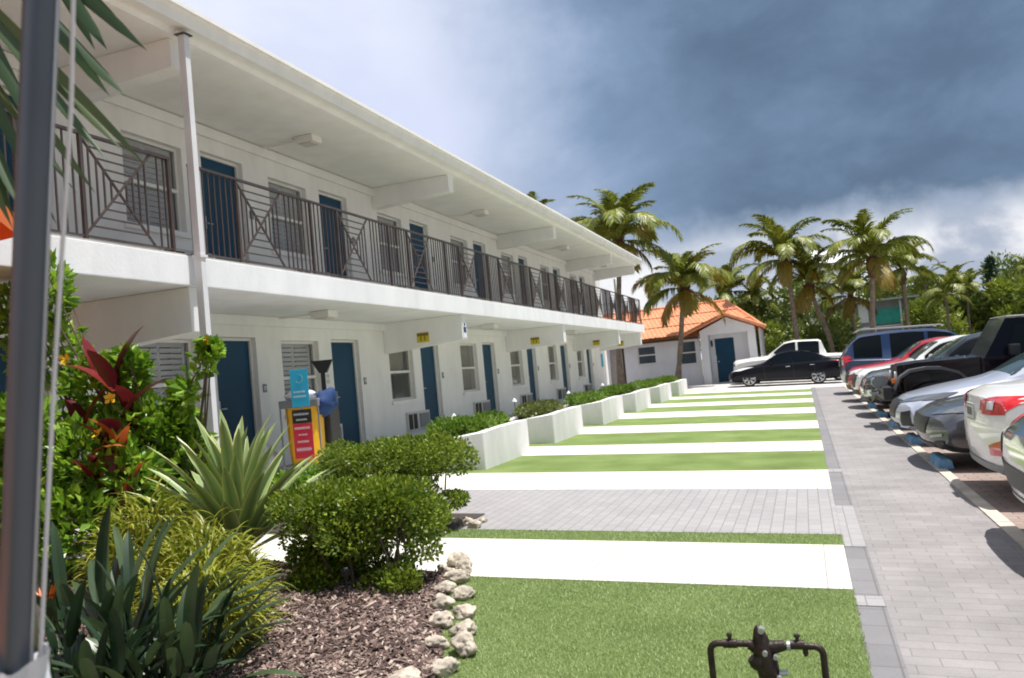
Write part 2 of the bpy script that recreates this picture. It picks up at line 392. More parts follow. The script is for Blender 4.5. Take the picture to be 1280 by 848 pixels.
# turf blades on the nearest strip and two thin strips
def blades(n, x0, x1, y0, y1, h, name):
    b = MB(); r = random.Random(3)
    for i in range(n):
        x = r.uniform(x0, x1); y = r.uniform(y0, y1)
        z = gz(x) + .020; a = r.uniform(0, 6.28); w = .0022; hh = h * r.uniform(.6, 1.25)
        lx, ly = r.gauss(0, .45) * hh, r.gauss(0, .45) * hh
        b.val = r.random()
        b.tri((x - math.cos(a) * w, y - math.sin(a) * w, z), (x + math.cos(a) * w, y + math.sin(a) * w, z), (x + lx, y + ly, z + hh))
    return b
b = blades(130000, -2.9, .15, 2.6, 5.45, .013, 'grass')
o = b.build('grass', bladem, attr=True); tag(o, 'short bright green artificial turf blades on the nearest lawn', 'grass', kind='stuff')
b = blades(16000, -3.6, .15, 6.625, 7.03, .016, 'grass')
o = b.build('grass', bladem, attr=True); tag(o, 'short green turf blades on the thin strip beside the grey pavers', 'grass', kind='stuff')

# mulch bed
def bedx(y):   # right edge of the bed
    pts = [(-1, -1.2), (2.0, -1.45), (3.0, -1.65), (3.85, -1.86), (4.7, -2.25), (5.4, -2.5), (6.4, -2.85), (7.3, -3.1), (7.7, -3.9)]
    for (a, xa), (c, xc) in zip(pts, pts[1:]):
        if a <= y <= c: return xa + (xc - xa) * (y - a) / (c - a)
    return -3.9
b = MB(); prev = None
ys = [2.15 + i * .15 for i in range(23)]
I = []
for y in ys:
    row = []
    xr = bedx(y)
    for k in range(25):
        x = -6.3 + (xr + 6.3) * k / 24
        row.append(b.pt((x, y, gz(x) + .035 + .05 * math.sin(k / 24 * math.pi) + .012 * math.sin(x * 9 + y * 7))))
    I.append(row)
for i in range(len(ys) - 1):
    for k in range(24): b.face((I[i][k], I[i][k + 1], I[i + 1][k + 1], I[i + 1][k]))
o = b.build('soil', soil, smooth=True); tag(o, kind='structure')
b = MB()
for (xa, ya, xb, yb) in ((-6.3, 6.72, -3.15, 7.75),):
    I = [[b.pt((xa + (xb - xa) * i / 12, ya + (yb - ya) * j / 6, gz(xa + (xb - xa) * i / 12) + .03 + .03 * math.sin(i / 12 * 3.14) * math.sin(j / 6 * 3.14))) for j in range(7)] for i in range(13)]
    for i in range(12):
        for j in range(6): b.face((I[i][j], I[i + 1][j], I[i + 1][j + 1], I[i][j + 1]))
o = b.build('soil', soil, smooth=True); tag(o, kind='structure')
def bedz(x, y):
    xr = bedx(y); k = max(0, min(1, (x + 6.3) / (xr + 6.3)))
    return gz(x) + .035 + .05 * math.sin(k * math.pi) + .012 * math.sin(x * 9 + y * 7)
b = MB(); r = random.Random(11)
for i in range(26000):
    y = r.uniform(2.5, 5.4); xr = bedx(y); x = r.uniform(-4.4, xr - .02)
    L = r.uniform(.008, .032) * (1.6 if r.random() < .12 else 1); w = r.uniform(.003, .009); t = r.uniform(.001, .003)
    M = Matrix.Translation((x, y, bedz(x, y) + r.uniform(.0, .012))) @ Matrix.Rotation(r.uniform(0, 6.28), 4, 'Z') @ Matrix.Rotation(r.gauss(0, .35), 4, 'Y') @ Matrix.Rotation(r.gauss(0, .5), 4, 'X')
    b.val = r.random() ** 1.4
    b.box(-L, L, -w, w, -t, t, M)
o = b.build('mulch', chipm, attr=True); tag(o, 'brown bark mulch covering the planting bed', 'mulch', kind='stuff')

# rocks edging the bed
def rock(x, y, sx, sy, sz, seed, label):
    bm = bmesh.new(); bmesh.ops.create_icosphere(bm, subdivisions=4, radius=1.)
    r = random.Random(seed); offs = [(Vector((r.gauss(0, 1), r.gauss(0, 1), r.gauss(0, 1))).normalized(), r.uniform(.6, .95)) for _ in range(9)]
    sv = Vector((seed * 3.1, seed * 1.7, 0))
    for v in bm.verts:
        p = v.co.normalized(); q = 1.
        for d, k in offs:
            t = p.dot(d)
            if t > k: q *= (k / t) * .7 + .3
        q += .22 * mnoise.noise(p * 1.6 + sv) + .13 * mnoise.noise(p * 4. + sv) + .07 * mnoise.noise(p * 9. + sv) + .035 * mnoise.noise(p * 20. + sv)
        v.co = Vector((p.x * sx, p.y * sy, p.z * sz)) * q
    me = bpy.data.meshes.new('rock'); bm.to_mesh(me); bm.free(); me.materials.append(rockm)
    me.polygons.foreach_set('use_smooth', [True] * len(me.polygons))
    o = bpy.data.objects.new('rock', me); COL.objects.link(o); o.location = (x, y, gz(x) + sz * .62 + .02); o.rotation_euler = (0, 0, r.uniform(0, 3))
    tag(o, label, 'rock', 'pale rocks edging the mulch bed')
RK = [(-1.72, 3.38, .10, .09, .07, 'low pale rock partly cut off by the bottom edge of the picture'),
      (-1.93, 3.55, .11, .10, .07, 'flat grey white rock at the lower end of the rock edging'),
      (-1.80, 3.70, .08, .09, .08, 'small smooth rock wedged between the lowest pale rocks'),
      (-1.80, 3.98, .085, .12, .10, 'upright smooth cream rock leaning over the turf'),
      (-1.98, 4.02, .08, .08, .07, 'small tan rock inside the row beside the mulch'),
      (-1.92, 4.25, .09, .08, .085, 'rounded cream rock just above the upright one'),
      (-2.10, 4.38, .10, .10, .085, 'lumpy grey rock in the widest part of the edging'),
      (-2.04, 4.56, .09, .08, .075, 'sandy rock touching the turf halfway along the row'),
      (-2.25, 4.70, .10, .09, .085, 'rounded beige rock beside the mulch mid row'),
      (-2.20, 4.93, .08, .10, .075, 'bright white topped rock touching the turf'),
      (-2.38, 5.03, .09, .09, .085, 'pitted tan rock on the mulch side in front of the hedge'),
      (-2.40, 5.28, .10, .10, .09, 'broad pale rock in front of the leafy hedge end'),
      (-2.56, 5.42, .08, .09, .08, 'brown shaded rock right under the hedge leaves'),
      (-2.45, 5.55, .09, .08, .085, 'grey pitted rock close to the wide white walk'),
      (-2.58, 5.72, .10, .10, .10, 'large rock at the corner of the wide white walk'),
      (-3.0, 7.10, .09, .08, .07, 'cream rock on the thin turf strip behind the hedge'),
      (-3.15, 7.22, .08, .09, .07, 'pinkish rock tucked under the rear hedge by the pavers'),
      (-3.02, 7.35, .06, .06, .045, 'smallest pebble sized rock beside the grey pavers')]
for i, (x, y, a, c, d, l) in enumerate(RK): rock(x, y, a * .80, c * .86, d * .66, 20 + i, l)
# ------------------------------------------------------------------ motel
F1, F2 = .40, 3.15
WX = -8.0
motel = empty('motel_building', (-8, 14, .3), label='long two storey white motel with blue doors, brown balcony railing and a flat overhanging roof', cat='motel')
def setp(o):   # keep world coordinates for parts of the motel
    o.parent = motel; o.matrix_parent_inverse = Matrix.Translation((8, -14, -.3)); return o
doors = [(9.88, 10.84), (13.02, 14.0), (16.70, 17.66), (20.50, 21.42), (24.22, 25.10), (28.0, 28.9), (31.66, 32.5)]
doors = [(2.35, 3.30), (6.10, 7.05)] + doors
wins = [(4.55, 5.65)] + [(8.38, 9.48), (11.5, 12.6), (15.20, 16.30), (18.98, 20.08), (22.66, 23.75), (26.5, 27.5), (30.2, 31.2)]
WY0, WY1 = -3.0, 35.2
def wall_mesh(opens, zlo, zhi):
    b = MB()
    ys = sorted(set([WY0, WY1] + [v for o in opens for v in o[:2]])); zs = sorted(set([zlo, zhi] + [v for o in opens for v in o[2:]]))
    for y0, y1 in zip(ys, ys[1:]):
        for z0, z1 in zip(zs, zs[1:]):
            if any(o[0] <= y0 and y1 <= o[1] and o[2] <= z0 and z1 <= o[3] for o in opens): continue
            b.quad((WX, y0, z0), (WX, y1, z0), (WX, y1, z1), (WX, y0, z1))
    for (y0, y1, z0, z1) in opens:
        d = WX - .16
        b.quad((WX, y0, z0), (WX, y0, z1), (d, y0, z1), (d, y0, z0)); b.quad((WX, y1, z0), (d, y1, z0), (d, y1, z1), (WX, y1, z1))
        b.quad((WX, y0, z1), (WX, y1, z1), (d, y1, z1), (d, y0, z1)); b.quad((WX, y0, z0), (d, y0, z0), (d, y1, z0), (WX, y1, z0))
    return b
WINZ = (1.20, 2.42)
ops = []
for (a, c) in doors: ops += [(a, c, F1, F1 + 2.06), (a, c, F2, F2 + 2.06)]
for (a, c) in wins: ops += [(a, c, WINZ[0], WINZ[1]), (a, c, WINZ[0] + 2.72, WINZ[1] + 2.72)]
b = wall_mesh(ops, 0.0, 5.62)
# end, back and top
b.quad((WX, WY1, 0), (-14.5, WY1, 0), (-14.5, WY1, 5.62), (WX, WY1, 5.62))
b.quad((WX, WY0, 0), (WX, WY0, 5.62), (-14.5, WY0, 5.62), (-14.5, WY0, 0))
b.quad((-14.5, WY0, 0), (-14.5, WY0, 5.62), (-14.5, WY1, 5.62), (-14.5, WY1, 0))
setp(b.build('wall', white))
for i, (a, c) in enumerate(doors):
    for F in (F1, F2):
        if F == F2 and c < 6: pass
        b = MB(); d0 = WX - .16
        b.box(d0 + .01, d0 + .055, a + .05, c - .05, F + .012, F + 2.01)
        d = setp(b.build('door', doorb, bevel=.004))
        fb = MB(); fx0, fx1 = d0 + .002, d0 + .085
        fb.box(fx0, fx1, a + .002, a + .048, F + .002, F + 2.055); fb.box(fx0, fx1, c - .048, c - .002, F + .002, F + 2.055); fb.box(fx0, fx1, a + .048, c - .048, F + 2.012, F + 2.055)
        f = fb.build('door_frame', trim); f.parent = d
        h = MB(); h.tube([(d0 + .055, a + .12, F + 1.0), (d0 + .11, a + .12, F + 1.0), (d0 + .115, a + .22, F + 1.0)], .011, 8); h.box(d0 + .055, d0 + .063, a + .09, a + .15, F + .93, F + 1.12)
        h = h.build('door_handle', steel_l); h.parent = d
def child(b, name, mat, par, **k):
    o = b.build(name, mat, **k); o.parent = par; return o
for i, (a, c) in enumerate(wins):
    for up in (0, 1):
        z0, z1 = WINZ[0] + 2.72 * up, WINZ[1] + 2.72 * up; zm = z0 + .60
        x0, x1 = WX - .13, WX - .085
        b = MB(); t = .045
        b.box(x0, x1, a + .002, a + t, z0 + .002, z1 - .002); b.box(x0, x1, c - t, c - .002, z0 + .002, z1 - .002)
        b.box(x0, x1, a + t, c - t, z0 + .002, z0 + t); b.box(x0, x1, a + t, c - t, z1 - t, z1 - .002); b.box(x0 - .004, x1 + .012, a + t, c - t, zm - .025, zm + .025)
        w = setp(b.build('window', trim))
        g = MB(); g.box(x0 + .012, x0 + .018, a + t, c - t, z0 + t, zm - .025); g.box(x0 + .030, x0 + .036, a + t, c - t, zm + .025, z1 - t)
        child(g, 'pane', glass, w)
        s = MB(); s.box(WX - .005, WX + .045, a - .06, c + .06, z0 - .075, z0 - .003); child(s, 'sill', white2, w, bevel=.006)
        if up or i in (1, 0, 2):
            s = MB(); n = 15
            for k in range(n):
                zz = z0 + .07 + (z1 - z0 - .14) * k / (n - 1)
                M = Matrix.Translation((x0 - .035, (a + c) / 2, zz)) @ Matrix.Rotation(R(-62), 4, 'Y')
                s.box(-.032, .032, -(c - a) / 2 + .10, -.02, -.003, .003, M); s.box(-.032, .032, .02, (c - a) / 2 - .10, -.003, .003, M)
            for yy in (a + .07, (a + c) / 2, c - .07): s.box(x0 - .07, x0 - .035, yy - .03, yy + .03, z0 + .01, z1 - .01)
            child(s, 'louvre_shutter', blindm, w)
        else:
            s = MB(); n = 36
            for k in range(n):
                y = a + .05 + (c - a - .1) * k / n; yn = a + .05 + (c - a - .1) * (k + 1) / n
                xx = x0 - .08 - (.012 if k % 2 else 0); xn = x0 - .08 - (0 if k % 2 else .012)
                s.quad((xx, y, z0 + (.02 if i != 3 else .55)), (xn, yn, z0 + (.02 if i != 3 else .55)), (xn, yn, z1 - .02), (xx, y, z1 - .02))
            child(s, 'curtain', curtain, w)
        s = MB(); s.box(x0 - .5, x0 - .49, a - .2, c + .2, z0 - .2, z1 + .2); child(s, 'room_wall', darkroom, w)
# balcony slab
b = MB(); b.box(-8.0 + .003, -6.2, WY0, 34.9, 2.80, 3.13)
setp(b.build('balcony_slab', slabw, bevel=.012))
b = MB(); b.box(-7.99, -6.22, WY0 + .01, 34.88, 3.132, 3.15); setp(b.build('balcony_floor', walkc))
# wall/soffit trim band
for z in (5.43, 2.64):
    b = MB(); b.box(WX + .003, WX + .05, WY0, 35.19, z, z + .155); setp(b.build('cornice', white2, bevel=.008))
# roof
b = MB()
prof = [(-15.0, 5.60), (-6.20, 5.60), (-6.19, 5.66), (-6.02, 5.66), (-5.99, 5.80), (-5.93, 5.80), (-5.93, 5.85), (-15.0, 5.88)]
r0 = [b.pt((x, WY0 - .3, z)) for x, z in prof]; r1 = [b.pt((x, 34.4, z)) for x, z in prof]
for i in range(len(prof)):
    j = (i + 1) % len(prof); b.face((r0[i], r0[j], r1[j], r1[i]))
b.face(r0[::-1]); b.face(r1)
setp(b.build('roof', white2))
# roof beams (haunched) and balcony beams
def beam(y, name, z1, ze, zw, xe, w=.24):
    b = MB()
    P = [(WX + .002, z1), (xe, z1), (xe, ze), (WX + .002, zw)]
    r0 = [b.pt((x, y - w / 2, z)) for x, z in P]; r1 = [b.pt((x, y + w / 2, z)) for x, z in P]
    for i in range(4): j = (i + 1) % 4; b.face((r0[i], r0[j], r1[j], r1[i]))
    b.face(r0[::-1]); b.face(r1)
    return setp(b.build(name, white2, bevel=.008))
BY = [.2, 7.50, 15.15, 22.5, 29.9, 34.2]
for y in BY:
    beam(y, 'roof_beam', 5.597, 5.27, 5.18, -6.27); beam(y, 'balcony_beam', 2.797, 2.30, 2.18, -6.26)
# column with bracket and drain pipe look
b = MB(); b.box(-6.145, -6.055, 7.36, 7.44, .2, 5.585); col = setp(b.build('column', postw, bevel=.006))
b = MB(); b.box(-6.17, -6.03, 7.335, 7.47, 5.586, 5.598); child(b, 'column_bracket', railm, col)
b = MB(); b.box(-6.158, -6.042, 7.342, 7.463, 3.10, 3.13); child(b, 'column_clamp', postw, col)
# soffit lights with conduit
for z, ys in ((5.598, (3.9, 11.35, 18.85, 26.3, 32.2)), (2.798, (3.9, 11.4, 18.8, 26.3))):
    for y in ys:
        b = MB(); b.box(-7.25, -6.92, y - .14, y + .14, z - .11, z - .002); l = setp(b.build('soffit_light', trim, bevel=.012))
        g = MB(); g.box(-7.2, -6.97, y - .11, y + .11, z - .128, z - .112); child(g, 'light_lens', acm, l)
        g = MB(); g.tube([(-7.93, y, z - .03), (-7.25, y, z - .03)], .014, 8); child(g, 'conduit', trim, l)
# through wall air conditioners
for i, (a, c) in enumerate(wins):
    y = a + .52
    for up in (0, 1):
        z = .52 + 2.75 * up
        b = MB(); b.box(WX + .003, WX + .05, y, y + 1.08, z, z + .40); ac = setp(b.build('air_conditioner', acm, bevel=.008))
        g = MB()
        for (ya, yb) in ((.04, .22), (.26, .44)):
            for k in range(9): g.box(WX + .052, WX + .058, y + ya + k * (yb - ya) / 9, y + ya + (k + .72) * (yb - ya) / 9, z + .04, z + .36)
        child(g, 'grille_slots', darkm, ac)
        g = MB(); g.box(WX + .052, WX + .075, y + .56, y + 1.0, z + .05, z + .35); child(g, 'control_cover', greyp, ac)
# balcony railing
RX = -6.27; ZB, ZT = 3.20, 4.17
def rail_piece(y0, y1, kind):
    """one panel: bars, or a cross with bars gathered to its centre"""
    b = MB(); x = RX; t = .015
    if kind == 'bars':
        n = max(1, round((y1 - y0) / .10))
        for k in range(1, n): yy = y0 + (y1 - y0) * k / n; b.box(x - t / 2, x + t / 2, yy - t / 2, yy + t / 2, ZB, ZT)
    else:
        yc, zc = (y0 + y1) / 2, (ZB + ZT) / 2; hw, hz = (y1 - y0) / 2, (ZT - ZB) / 2
        for s in (1, -1): b.bar((x + .003 * s, y0, zc - s * hz), (x + .003 * s, y1, zc + s * hz), .020, .020, up=(1, 0, 0))
        for f in (.22, .41, .6, .8):
            for s in (1, -1):
                b.box(x - t / 2, x + t / 2, yc + s * hw * f - t / 2, yc + s * hw * f + t / 2, zc - hz * f, zc + hz * f)
                zz = zc + s * hz * f; b.box(x - t / 2 + .001, x + t / 2 + .001, yc - hw * f, yc + hw * f, zz - t / 2, zz + t / 2)
    return b
def railing_run(y0, y1):
    b = MB(); b.box(RX - .02, RX + .02, y0, y1, ZT, ZT + .028); b.box(RX - .012, RX + .012, y0, y1, ZB - .02, ZB)
    run = setp(b.build('railing', railm))
    return run
for (ya, yb) in ((-2.9, 7.22), (7.52, 34.7)):
    run = railing_run(ya, yb)
    def post(y):
        b = MB(); b.box(RX - .018, RX + .018, y - .018, y + .018, 3.13, ZT + .03); child(b, 'railing_post', railm, run)
    cells = []
    y = 8.34 - 2.3 * 5
    while y < 34.7:
        cells += [(y, y + .9, 'cross'), (y + .9, y + 1.6, 'bars'), (y + 1.6, y + 2.3, 'bars')]; y += 2.3
    first = True
    for (a, c, k) in cells:
        a2, c2 = max(a, ya), min(c, yb)
        if c2 - a2 < .06: continue
        if k == 'cross' and (a2 > a or c2 < c): k = 'bars'
        child(rail_piece(a2, c2, k), 'railing_panel', railm, run)
        if first: post(a2 + .022); first = False
        if k == 'cross' or a == cells[0][0] or abs((a - 8.34) % 2.3 - 1.6) < .02: post(a2)
    post(yb - .022)
# end return of the balcony rail at the far end
b = MB()
for k in range(15): b.box(RX - .115 * (k + 1) - .006, RX - .115 * (k + 1) + .006, 34.69, 34.70, ZB, ZT)
b.box(-7.98, RX - .02, 34.68, 34.71, ZT, ZT + .028); b.box(-7.98, RX - .02, 34.68, 34.71, ZB - .02, ZB)
setp(b.build('end_railing', railm))
b = MB(); b.box(-7.2, -7.13, 34.3, 34.37, 3.15, 5.17)
setp(b.build('end_post', postw))
# ground-floor railing by the column
b = MB()
b.box(-6.33, -6.29, 1.0, 7.25, 1.50, 1.535); b.box(-6.325, -6.295, 1.0, 7.25, .50, .525)
for k in range(57): y = 1.02 + k * .11; b.box(-6.317, -6.303, y, y + .014, .525, 1.50)
for y in (1.0, 3.1, 5.15, 7.21): b.box(-6.335, -6.285, y, y + .045, .38, 1.56)
o = b.build('porch_railing', railm); tag(o, 'low brown barred railing on the ground floor beside the white column', 'railing')
# door number plates and small signs
def wallplate(y, z, w, h, mat, label, cat, extra=None, x=None, grp=None):
    b = MB(); xx = WX + .003 if x is None else x
    b.box(xx, xx + .012, y - w / 2, y + w / 2, z - h / 2, z + h / 2)
    o = b.build('number_plate' if cat == 'plate' else 'wall_sign', mat, bevel=.002); tag(o, label, cat, grp)
    return o
nth = ['nearest the white column', 'between the cleaning cart and the first planter', 'above the nearest planter', 'above the second planter', 'above the third planter', 'above the fourth planter', 'above the last planter']
for i, (a, c) in enumerate(doors[2:]):
    o = wallplate(c + .13, F1 + 1.26, .09, .13, greyp, 'dark plate on the ground floor wall by the door ' + nth[i].replace('between the cleaning cart and', 'just before'), 'plate', grp='room plates beside the doors')
    t = MB(); t.box(WX + .0155, WX + .018, c + .095, c + .165, F1 + 1.27, F1 + 1.285); t.box(WX + .0155, WX + .018, c + .095, c + .165, F1 + 1.24, F1 + 1.25)
    t.build('plate_marking', whitep, o)
    b = MB(); b.box(WX + .003, WX + .012, c + .14 - .05, c + .19, F2 + 1.2, F2 + 1.32)
    o = b.build('number_plate', greyp); tag(o, 'dark plate on the balcony wall by the door ' + nth[i].replace('between the cleaning cart and', 'just before'), 'plate', 'room plates beside the doors')
# round white number on the wall by the second door
b = MB()
for k, z in enumerate((1.80, 1.70)):
    for s in range(12):
        a0, a1 = s * math.pi / 6, (s + 1) * math.pi / 6
        b.bar((WX + .008, 12.82 + .035 * math.cos(a0), z + .035 * math.sin(a0)), (WX + .008, 12.82 + .035 * math.cos(a1), z + .035 * math.sin(a1)), .012, .01)
o = b.build('wall_marking', acm); tag(o, 'two small grey rings one above the other on the white wall left of the second blue door', 'marking')
wallplate(34.2, 1.80, .36, .55, signblue, 'small teal notice on the far end of the ground floor wall', 'sign')
# yellow notices on the balcony beams
for i, y in enumerate(BY[2:]):
    yy = y - .135
    b = MB(); b.box(-7.24, -6.98, yy - .003, yy + .010, 2.33, 2.52)
    o = b.build('beam_sign', signyel); tag(o, 'small yellow notice on the ' + ['nearest', 'second nearest', 'third nearest', 'farthest'][i] + ' visible balcony beam above a blue door', 'sign', 'yellow notices on the beams')
    t = MB(); t.box(-7.235, -6.985, yy - .007, yy - .003, 2.455, 2.515)
    t.box(-7.17, -7.145, yy - .007, yy - .003, 2.36, 2.45); t.box(-7.08, -7.055, yy - .007, yy - .003, 2.36, 2.45)
    t.build('sign_marking', olive, o)
b = MB(); b.box(-6.258, -6.248, 15.06, 15.24, 2.34, 2.78)
o = b.build('beam_sign', whitep); tag(o, 'narrow white notice with blue mark on the end of the nearest visible balcony beam', 'sign')
t = MB(); t.box(-6.247, -6.244, 15.09, 15.21, 2.44, 2.55); t.tube([(-6.246, 15.15, 2.60), (-6.243, 15.15, 2.60)], .035, 12); t.build('sign_marking', cloth_b, o)

# ------------------------------------------------------------------ planters
PC = [11.12, 14.65, 18.6, 22.6, 26.8, 31.0]
PE = [13.15, 16.75, 20.9, 24.9, 29.1, 33.35]
pl = ['nearest and largest looking', 'second', 'third', 'fourth', 'fifth', 'farthest']
def planter(i, y0, y1):
    root = empty('planter', (-4.5, y0, gz(-4.5)), label=pl[i] + ' white masonry planter in the row along the motel', cat='planter', group='white planters along the motel')
    # plan outline: long side at x=-4.45 with a rounded near corner, back to the walkway
    out = [(-5.62, y0 - .10), (-5.1, y0 - .04), (-4.50, y0), (-4.46, y0 + .015), (-4.45, y0 + .05), (-4.45, y0 + .7), (-4.45, y1), (-5.62, y1)]
    zt = [.63, .66, .715, .72, .722, .742, .75, .70]
    b = MB(); n = len(out); cx, cy = -5.3, (y0 + y1) / 2
    inn = []
    for (x, y) in out:
        v = Vector((cx - x, cy - y)); inn.append((x + (.17 if x < -5.5 else -.17 if x > -4.9 else .0), y + (.17 if y < cy else -.17)))
    A = [b.pt((x + 4.5, y - y0, gz(x) - gz(-4.5) - .06)) for (x, y) in out]
    T = [b.pt((x + 4.5, y - y0, z - gz(-4.5))) for (x, y), z in zip(out, zt)]
    U = [b.pt((x + 4.5, y - y0, z - gz(-4.5))) for (x, y), z in zip(inn, zt)]
    V = [b.pt((x + 4.5, y - y0, z - .16 - gz(-4.5))) for (x, y), z in zip(inn, zt)]
    for k in range(n):
        j = (k + 1) % n
        b.face((A[k], A[j], T[j], T[k])); b.face((T[k], T[j], U[j], U[k])); b.face((U[k], U[j], V[j], V[k]))
    b.build('planter_wall', planterw, root, smooth=True, angle=40)
    s = MB(); s.face([s.pt((x + 4.5, y - y0, .67 - .09 - gz(-4.5))) for (x, y) in inn]); s.build('planter_soil', soil, root)
    return root

def leafcluster(b, r, c, size, n, sz, asp=.42, up=.5, shell=.55, flat=False):
    """n folded leaves filling an ellipsoid; outward and upward facing"""
    for i in range(n):
        while True:
            p = Vector((r.uniform(-1, 1), r.uniform(-1, 1), r.uniform(-1, 1)))
            if shell <= p.length <= 1 or (p.length < 1 and r.random() < .25): break
        d = (p.normalized() + Vector((r.gauss(0, .6), r.gauss(0, .6), r.gauss(0, .6) + up))).normalized()
        side = d.cross(Vector((r.gauss(0, 1), r.gauss(0, 1), r.gauss(0, 1)))).normalized(); nm = side.cross(d)
        P = Vector(c) + Vector((p.x * size[0], p.y * size[1], p.z * size[2])); L = sz * r.uniform(.6, 1.3); w = L * asp
        b.val = r.random()
        a = b.pt(P); m1 = b.pt(P + d * L * .5 + side * w * .5 + nm * w * .18); t = b.pt(P + d * L - nm * L * .12); m2 = b.pt(P + d * L * .5 - side * w * .5 + nm * w * .18)
        b.face((a, m1, t)); b.face((a, t, m2))
def stems(b, c, base, n, r, rad=.008):
    for i in range(n):
        p = Vector((r.gauss(0, .35) * c[1][0], r.gauss(0, .35) * c[1][1], r.uniform(-.4, .7) * c[1][2])) + Vector(c[0])
        q = Vector(base) + Vector((r.gauss(0, .12), r.gauss(0, .12), 0)); m = (p + q) / 2 + Vector((r.gauss(0, .05), r.gauss(0, .05), .03))
        b.tube([q, m, p], [rad, rad * .8, rad * .4], 5, cap=False)
fl = ['rounded green shrub filling the nearest planter', 'mixed green and straw coloured shrub in the second planter', 'bright green shrub in the third planter',
      'loose shrub in the fourth planter', 'low shrub in the fifth planter', 'tall leafy shrub in the farthest planter']
for i, (y0, y1) in enumerate(zip(PC, PE)):
    planter(i, y0, y1)
    r = random.Random(50 + i); root = empty('planter_shrub', (-5.3, (y0 + y1) / 2, .6), label=fl[i], cat='shrub', group='shrubs in the planters')
    b = MB(); hy = (y1 - y0) / 2 - .22
    for k in range(7):
        leafcluster(b, r, (.22 + r.uniform(-.28, .22), r.uniform(-hy, hy) * .8, .15 + r.uniform(0, .03)), (.30, .42, .15), 640, .07, .5)
    b.build('foliage', plant_l2 if i in (1,) else plant_l, root, attr=True)
    s = MB(); stems(s, ((0, 0, .1), (.5, hy, .2)), (0, 0, -.08), 16, r); s.build('stem', twig, root)
# small white lamps poking out of the planters
for i, (x, y, z) in enumerate([(-6.0, 17.0, .98), (-5.9, 13.45, .9), (-6.0, 21.4, .93), (-6.0, 25.4, .98)]):
    root = empty('garden_lamp', (x, y, .45), label='small white cone topped garden lamp behind the shrub of ' + ['the second', 'the nearest', 'the third', 'the fourth'][i] + ' planter', cat='lamp', group='garden lamps behind the planters')
    b = MB(); b.tube([(0, 0, 0), (0, 0, z - .5)], .015, 8); b.build('post', greyp, root)
    b = MB(); b.lathe([(.06, z - .5), (.057, z - .485), (.01, z - .42)], 16); b.build('shade', whitep, root, smooth=True)

# ------------------------------------------------------------------ outbuilding with orange tiles
SY = 42.6
shed = empty('tiled_outbuilding', (-5, SY, .15), label='low white outbuilding with an orange barrel tile roof and gabled porch', cat='outbuilding')
IV = Matrix.Translation((5, -SY, -.15))
def sp(o): o.parent = shed; o.matrix_parent_inverse = IV; return o
def xwall(b, x0, x1, y, z0, z1, opens, d=.14):
    xs = sorted(set([x0, x1] + [v for o in opens for v in o[:2]])); zs = sorted(set([z0, z1] + [v for o in opens for v in o[2:]]))
    for a, c in zip(xs, xs[1:]):
        for e, f in zip(zs, zs[1:]):
            if any(o[0] <= a and c <= o[1] and o[2] <= e and f <= o[3] for o in opens): continue
            b.quad((a, y, e), (c, y, e), (c, y, f), (a, y, f))
    for (a, c, e, f) in opens:
        b.quad((a, y, e), (a, y, f), (a, y + d, f), (a, y + d, e)); b.quad((c, y, e), (c, y + d, e), (c, y + d, f), (c, y, f)); b.quad((a, y, f), (c, y, f), (c, y + d, f), (a, y + d, f)); b.quad((a, y, e), (a, y + d, e), (c, y + d, e), (c, y, e))
b = MB()
SW = [(-8.05, -7.1, 1.45, 2.38), (-5.9, -5.05, 1.25, 2.45)]
SD2 = (-9.55, -8.75, .2, 2.42)
xwall(b, -14, -4.85, SY, -.1, 2.62, SW + [SD2])
b.quad((-1.95, SY, -.1), (-1.95, SY + 6, -.1), (-1.95, SY + 6, 2.8), (-1.95, SY, 2.8)); b.quad((-14, SY, -.1), (-14, SY, 2.6), (-14, SY + 6, 2.6), (-14, SY + 6, -.1))
sp(b.build('wall', shedw))
# porch gable wall with deep opening
b = MB(); py = SY - .55
xL, xR2 = -4.75, -2.1; oL, oR, oz = -4.38, -2.45, 2.62
b.quad((xL, py, -.1), (oL, py, -.1), (oL, py, oz), (xL, py, oz)); b.quad((oR, py, -.1), (xR2, py, -.1), (xR2, py, oz), (oR, py, oz))
b.face([b.pt(p) for p in ((xL, py, oz), (oL, py, oz), (oR, py, oz), (xR2, py, oz), (xR2, py, 2.85), ((xL + xR2) / 2, py, 3.42), (xL, py, 2.85))])
b.quad((xL, py, -.1), (xL, py, 2.85), (xL, SY + .2, 2.85), (xL, SY + .2, -.1)); b.quad((xR2, py, -.1), (xR2, SY + .2, -.1), (xR2, SY + .2, 2.85), (xR2, py, 2.85))
b.quad((oL, py, -.1), (oL, SY + .3, -.1), (oL, SY + .3, oz), (oL, py, oz)); b.quad((oR, py, -.1), (oR, py, oz), (oR, SY + .3, oz), (oR, SY + .3, -.1))
b.quad((oL, py, oz), (oL, SY + .3, oz), (oR, SY + .3, oz), (oR, py, oz)); xwall(b, oL, oR, SY + .3, -.1, oz, [(-4.15, -3.2, .2, 2.42)])
sp(b.build('porch', shedw))
b = MB(); b.box(-4.13, -3.22, SY + .36, SY + .42, .2, 2.40); d = sp(b.build('door', doorb)); b = MB(); b.tube([(-4.02, SY + .36, 1.25), (-4.02, SY + .28, 1.25)], .03, 8)
h = b.build('door_handle', steel_l); h.parent = d
b = MB(); b.box(-4.33, -4.24, SY + .22, SY + .29, 2.05, 2.35); sp(b.build('porch_lamp', darkm))
b = MB(); b.box(SD2[0] + .02, SD2[1] - .12, SY + .08, SY + .13, .2, 2.40); sp(b.build('side_door', simple('taupe door', (.36, .31, .29), .6, noise=.1)))
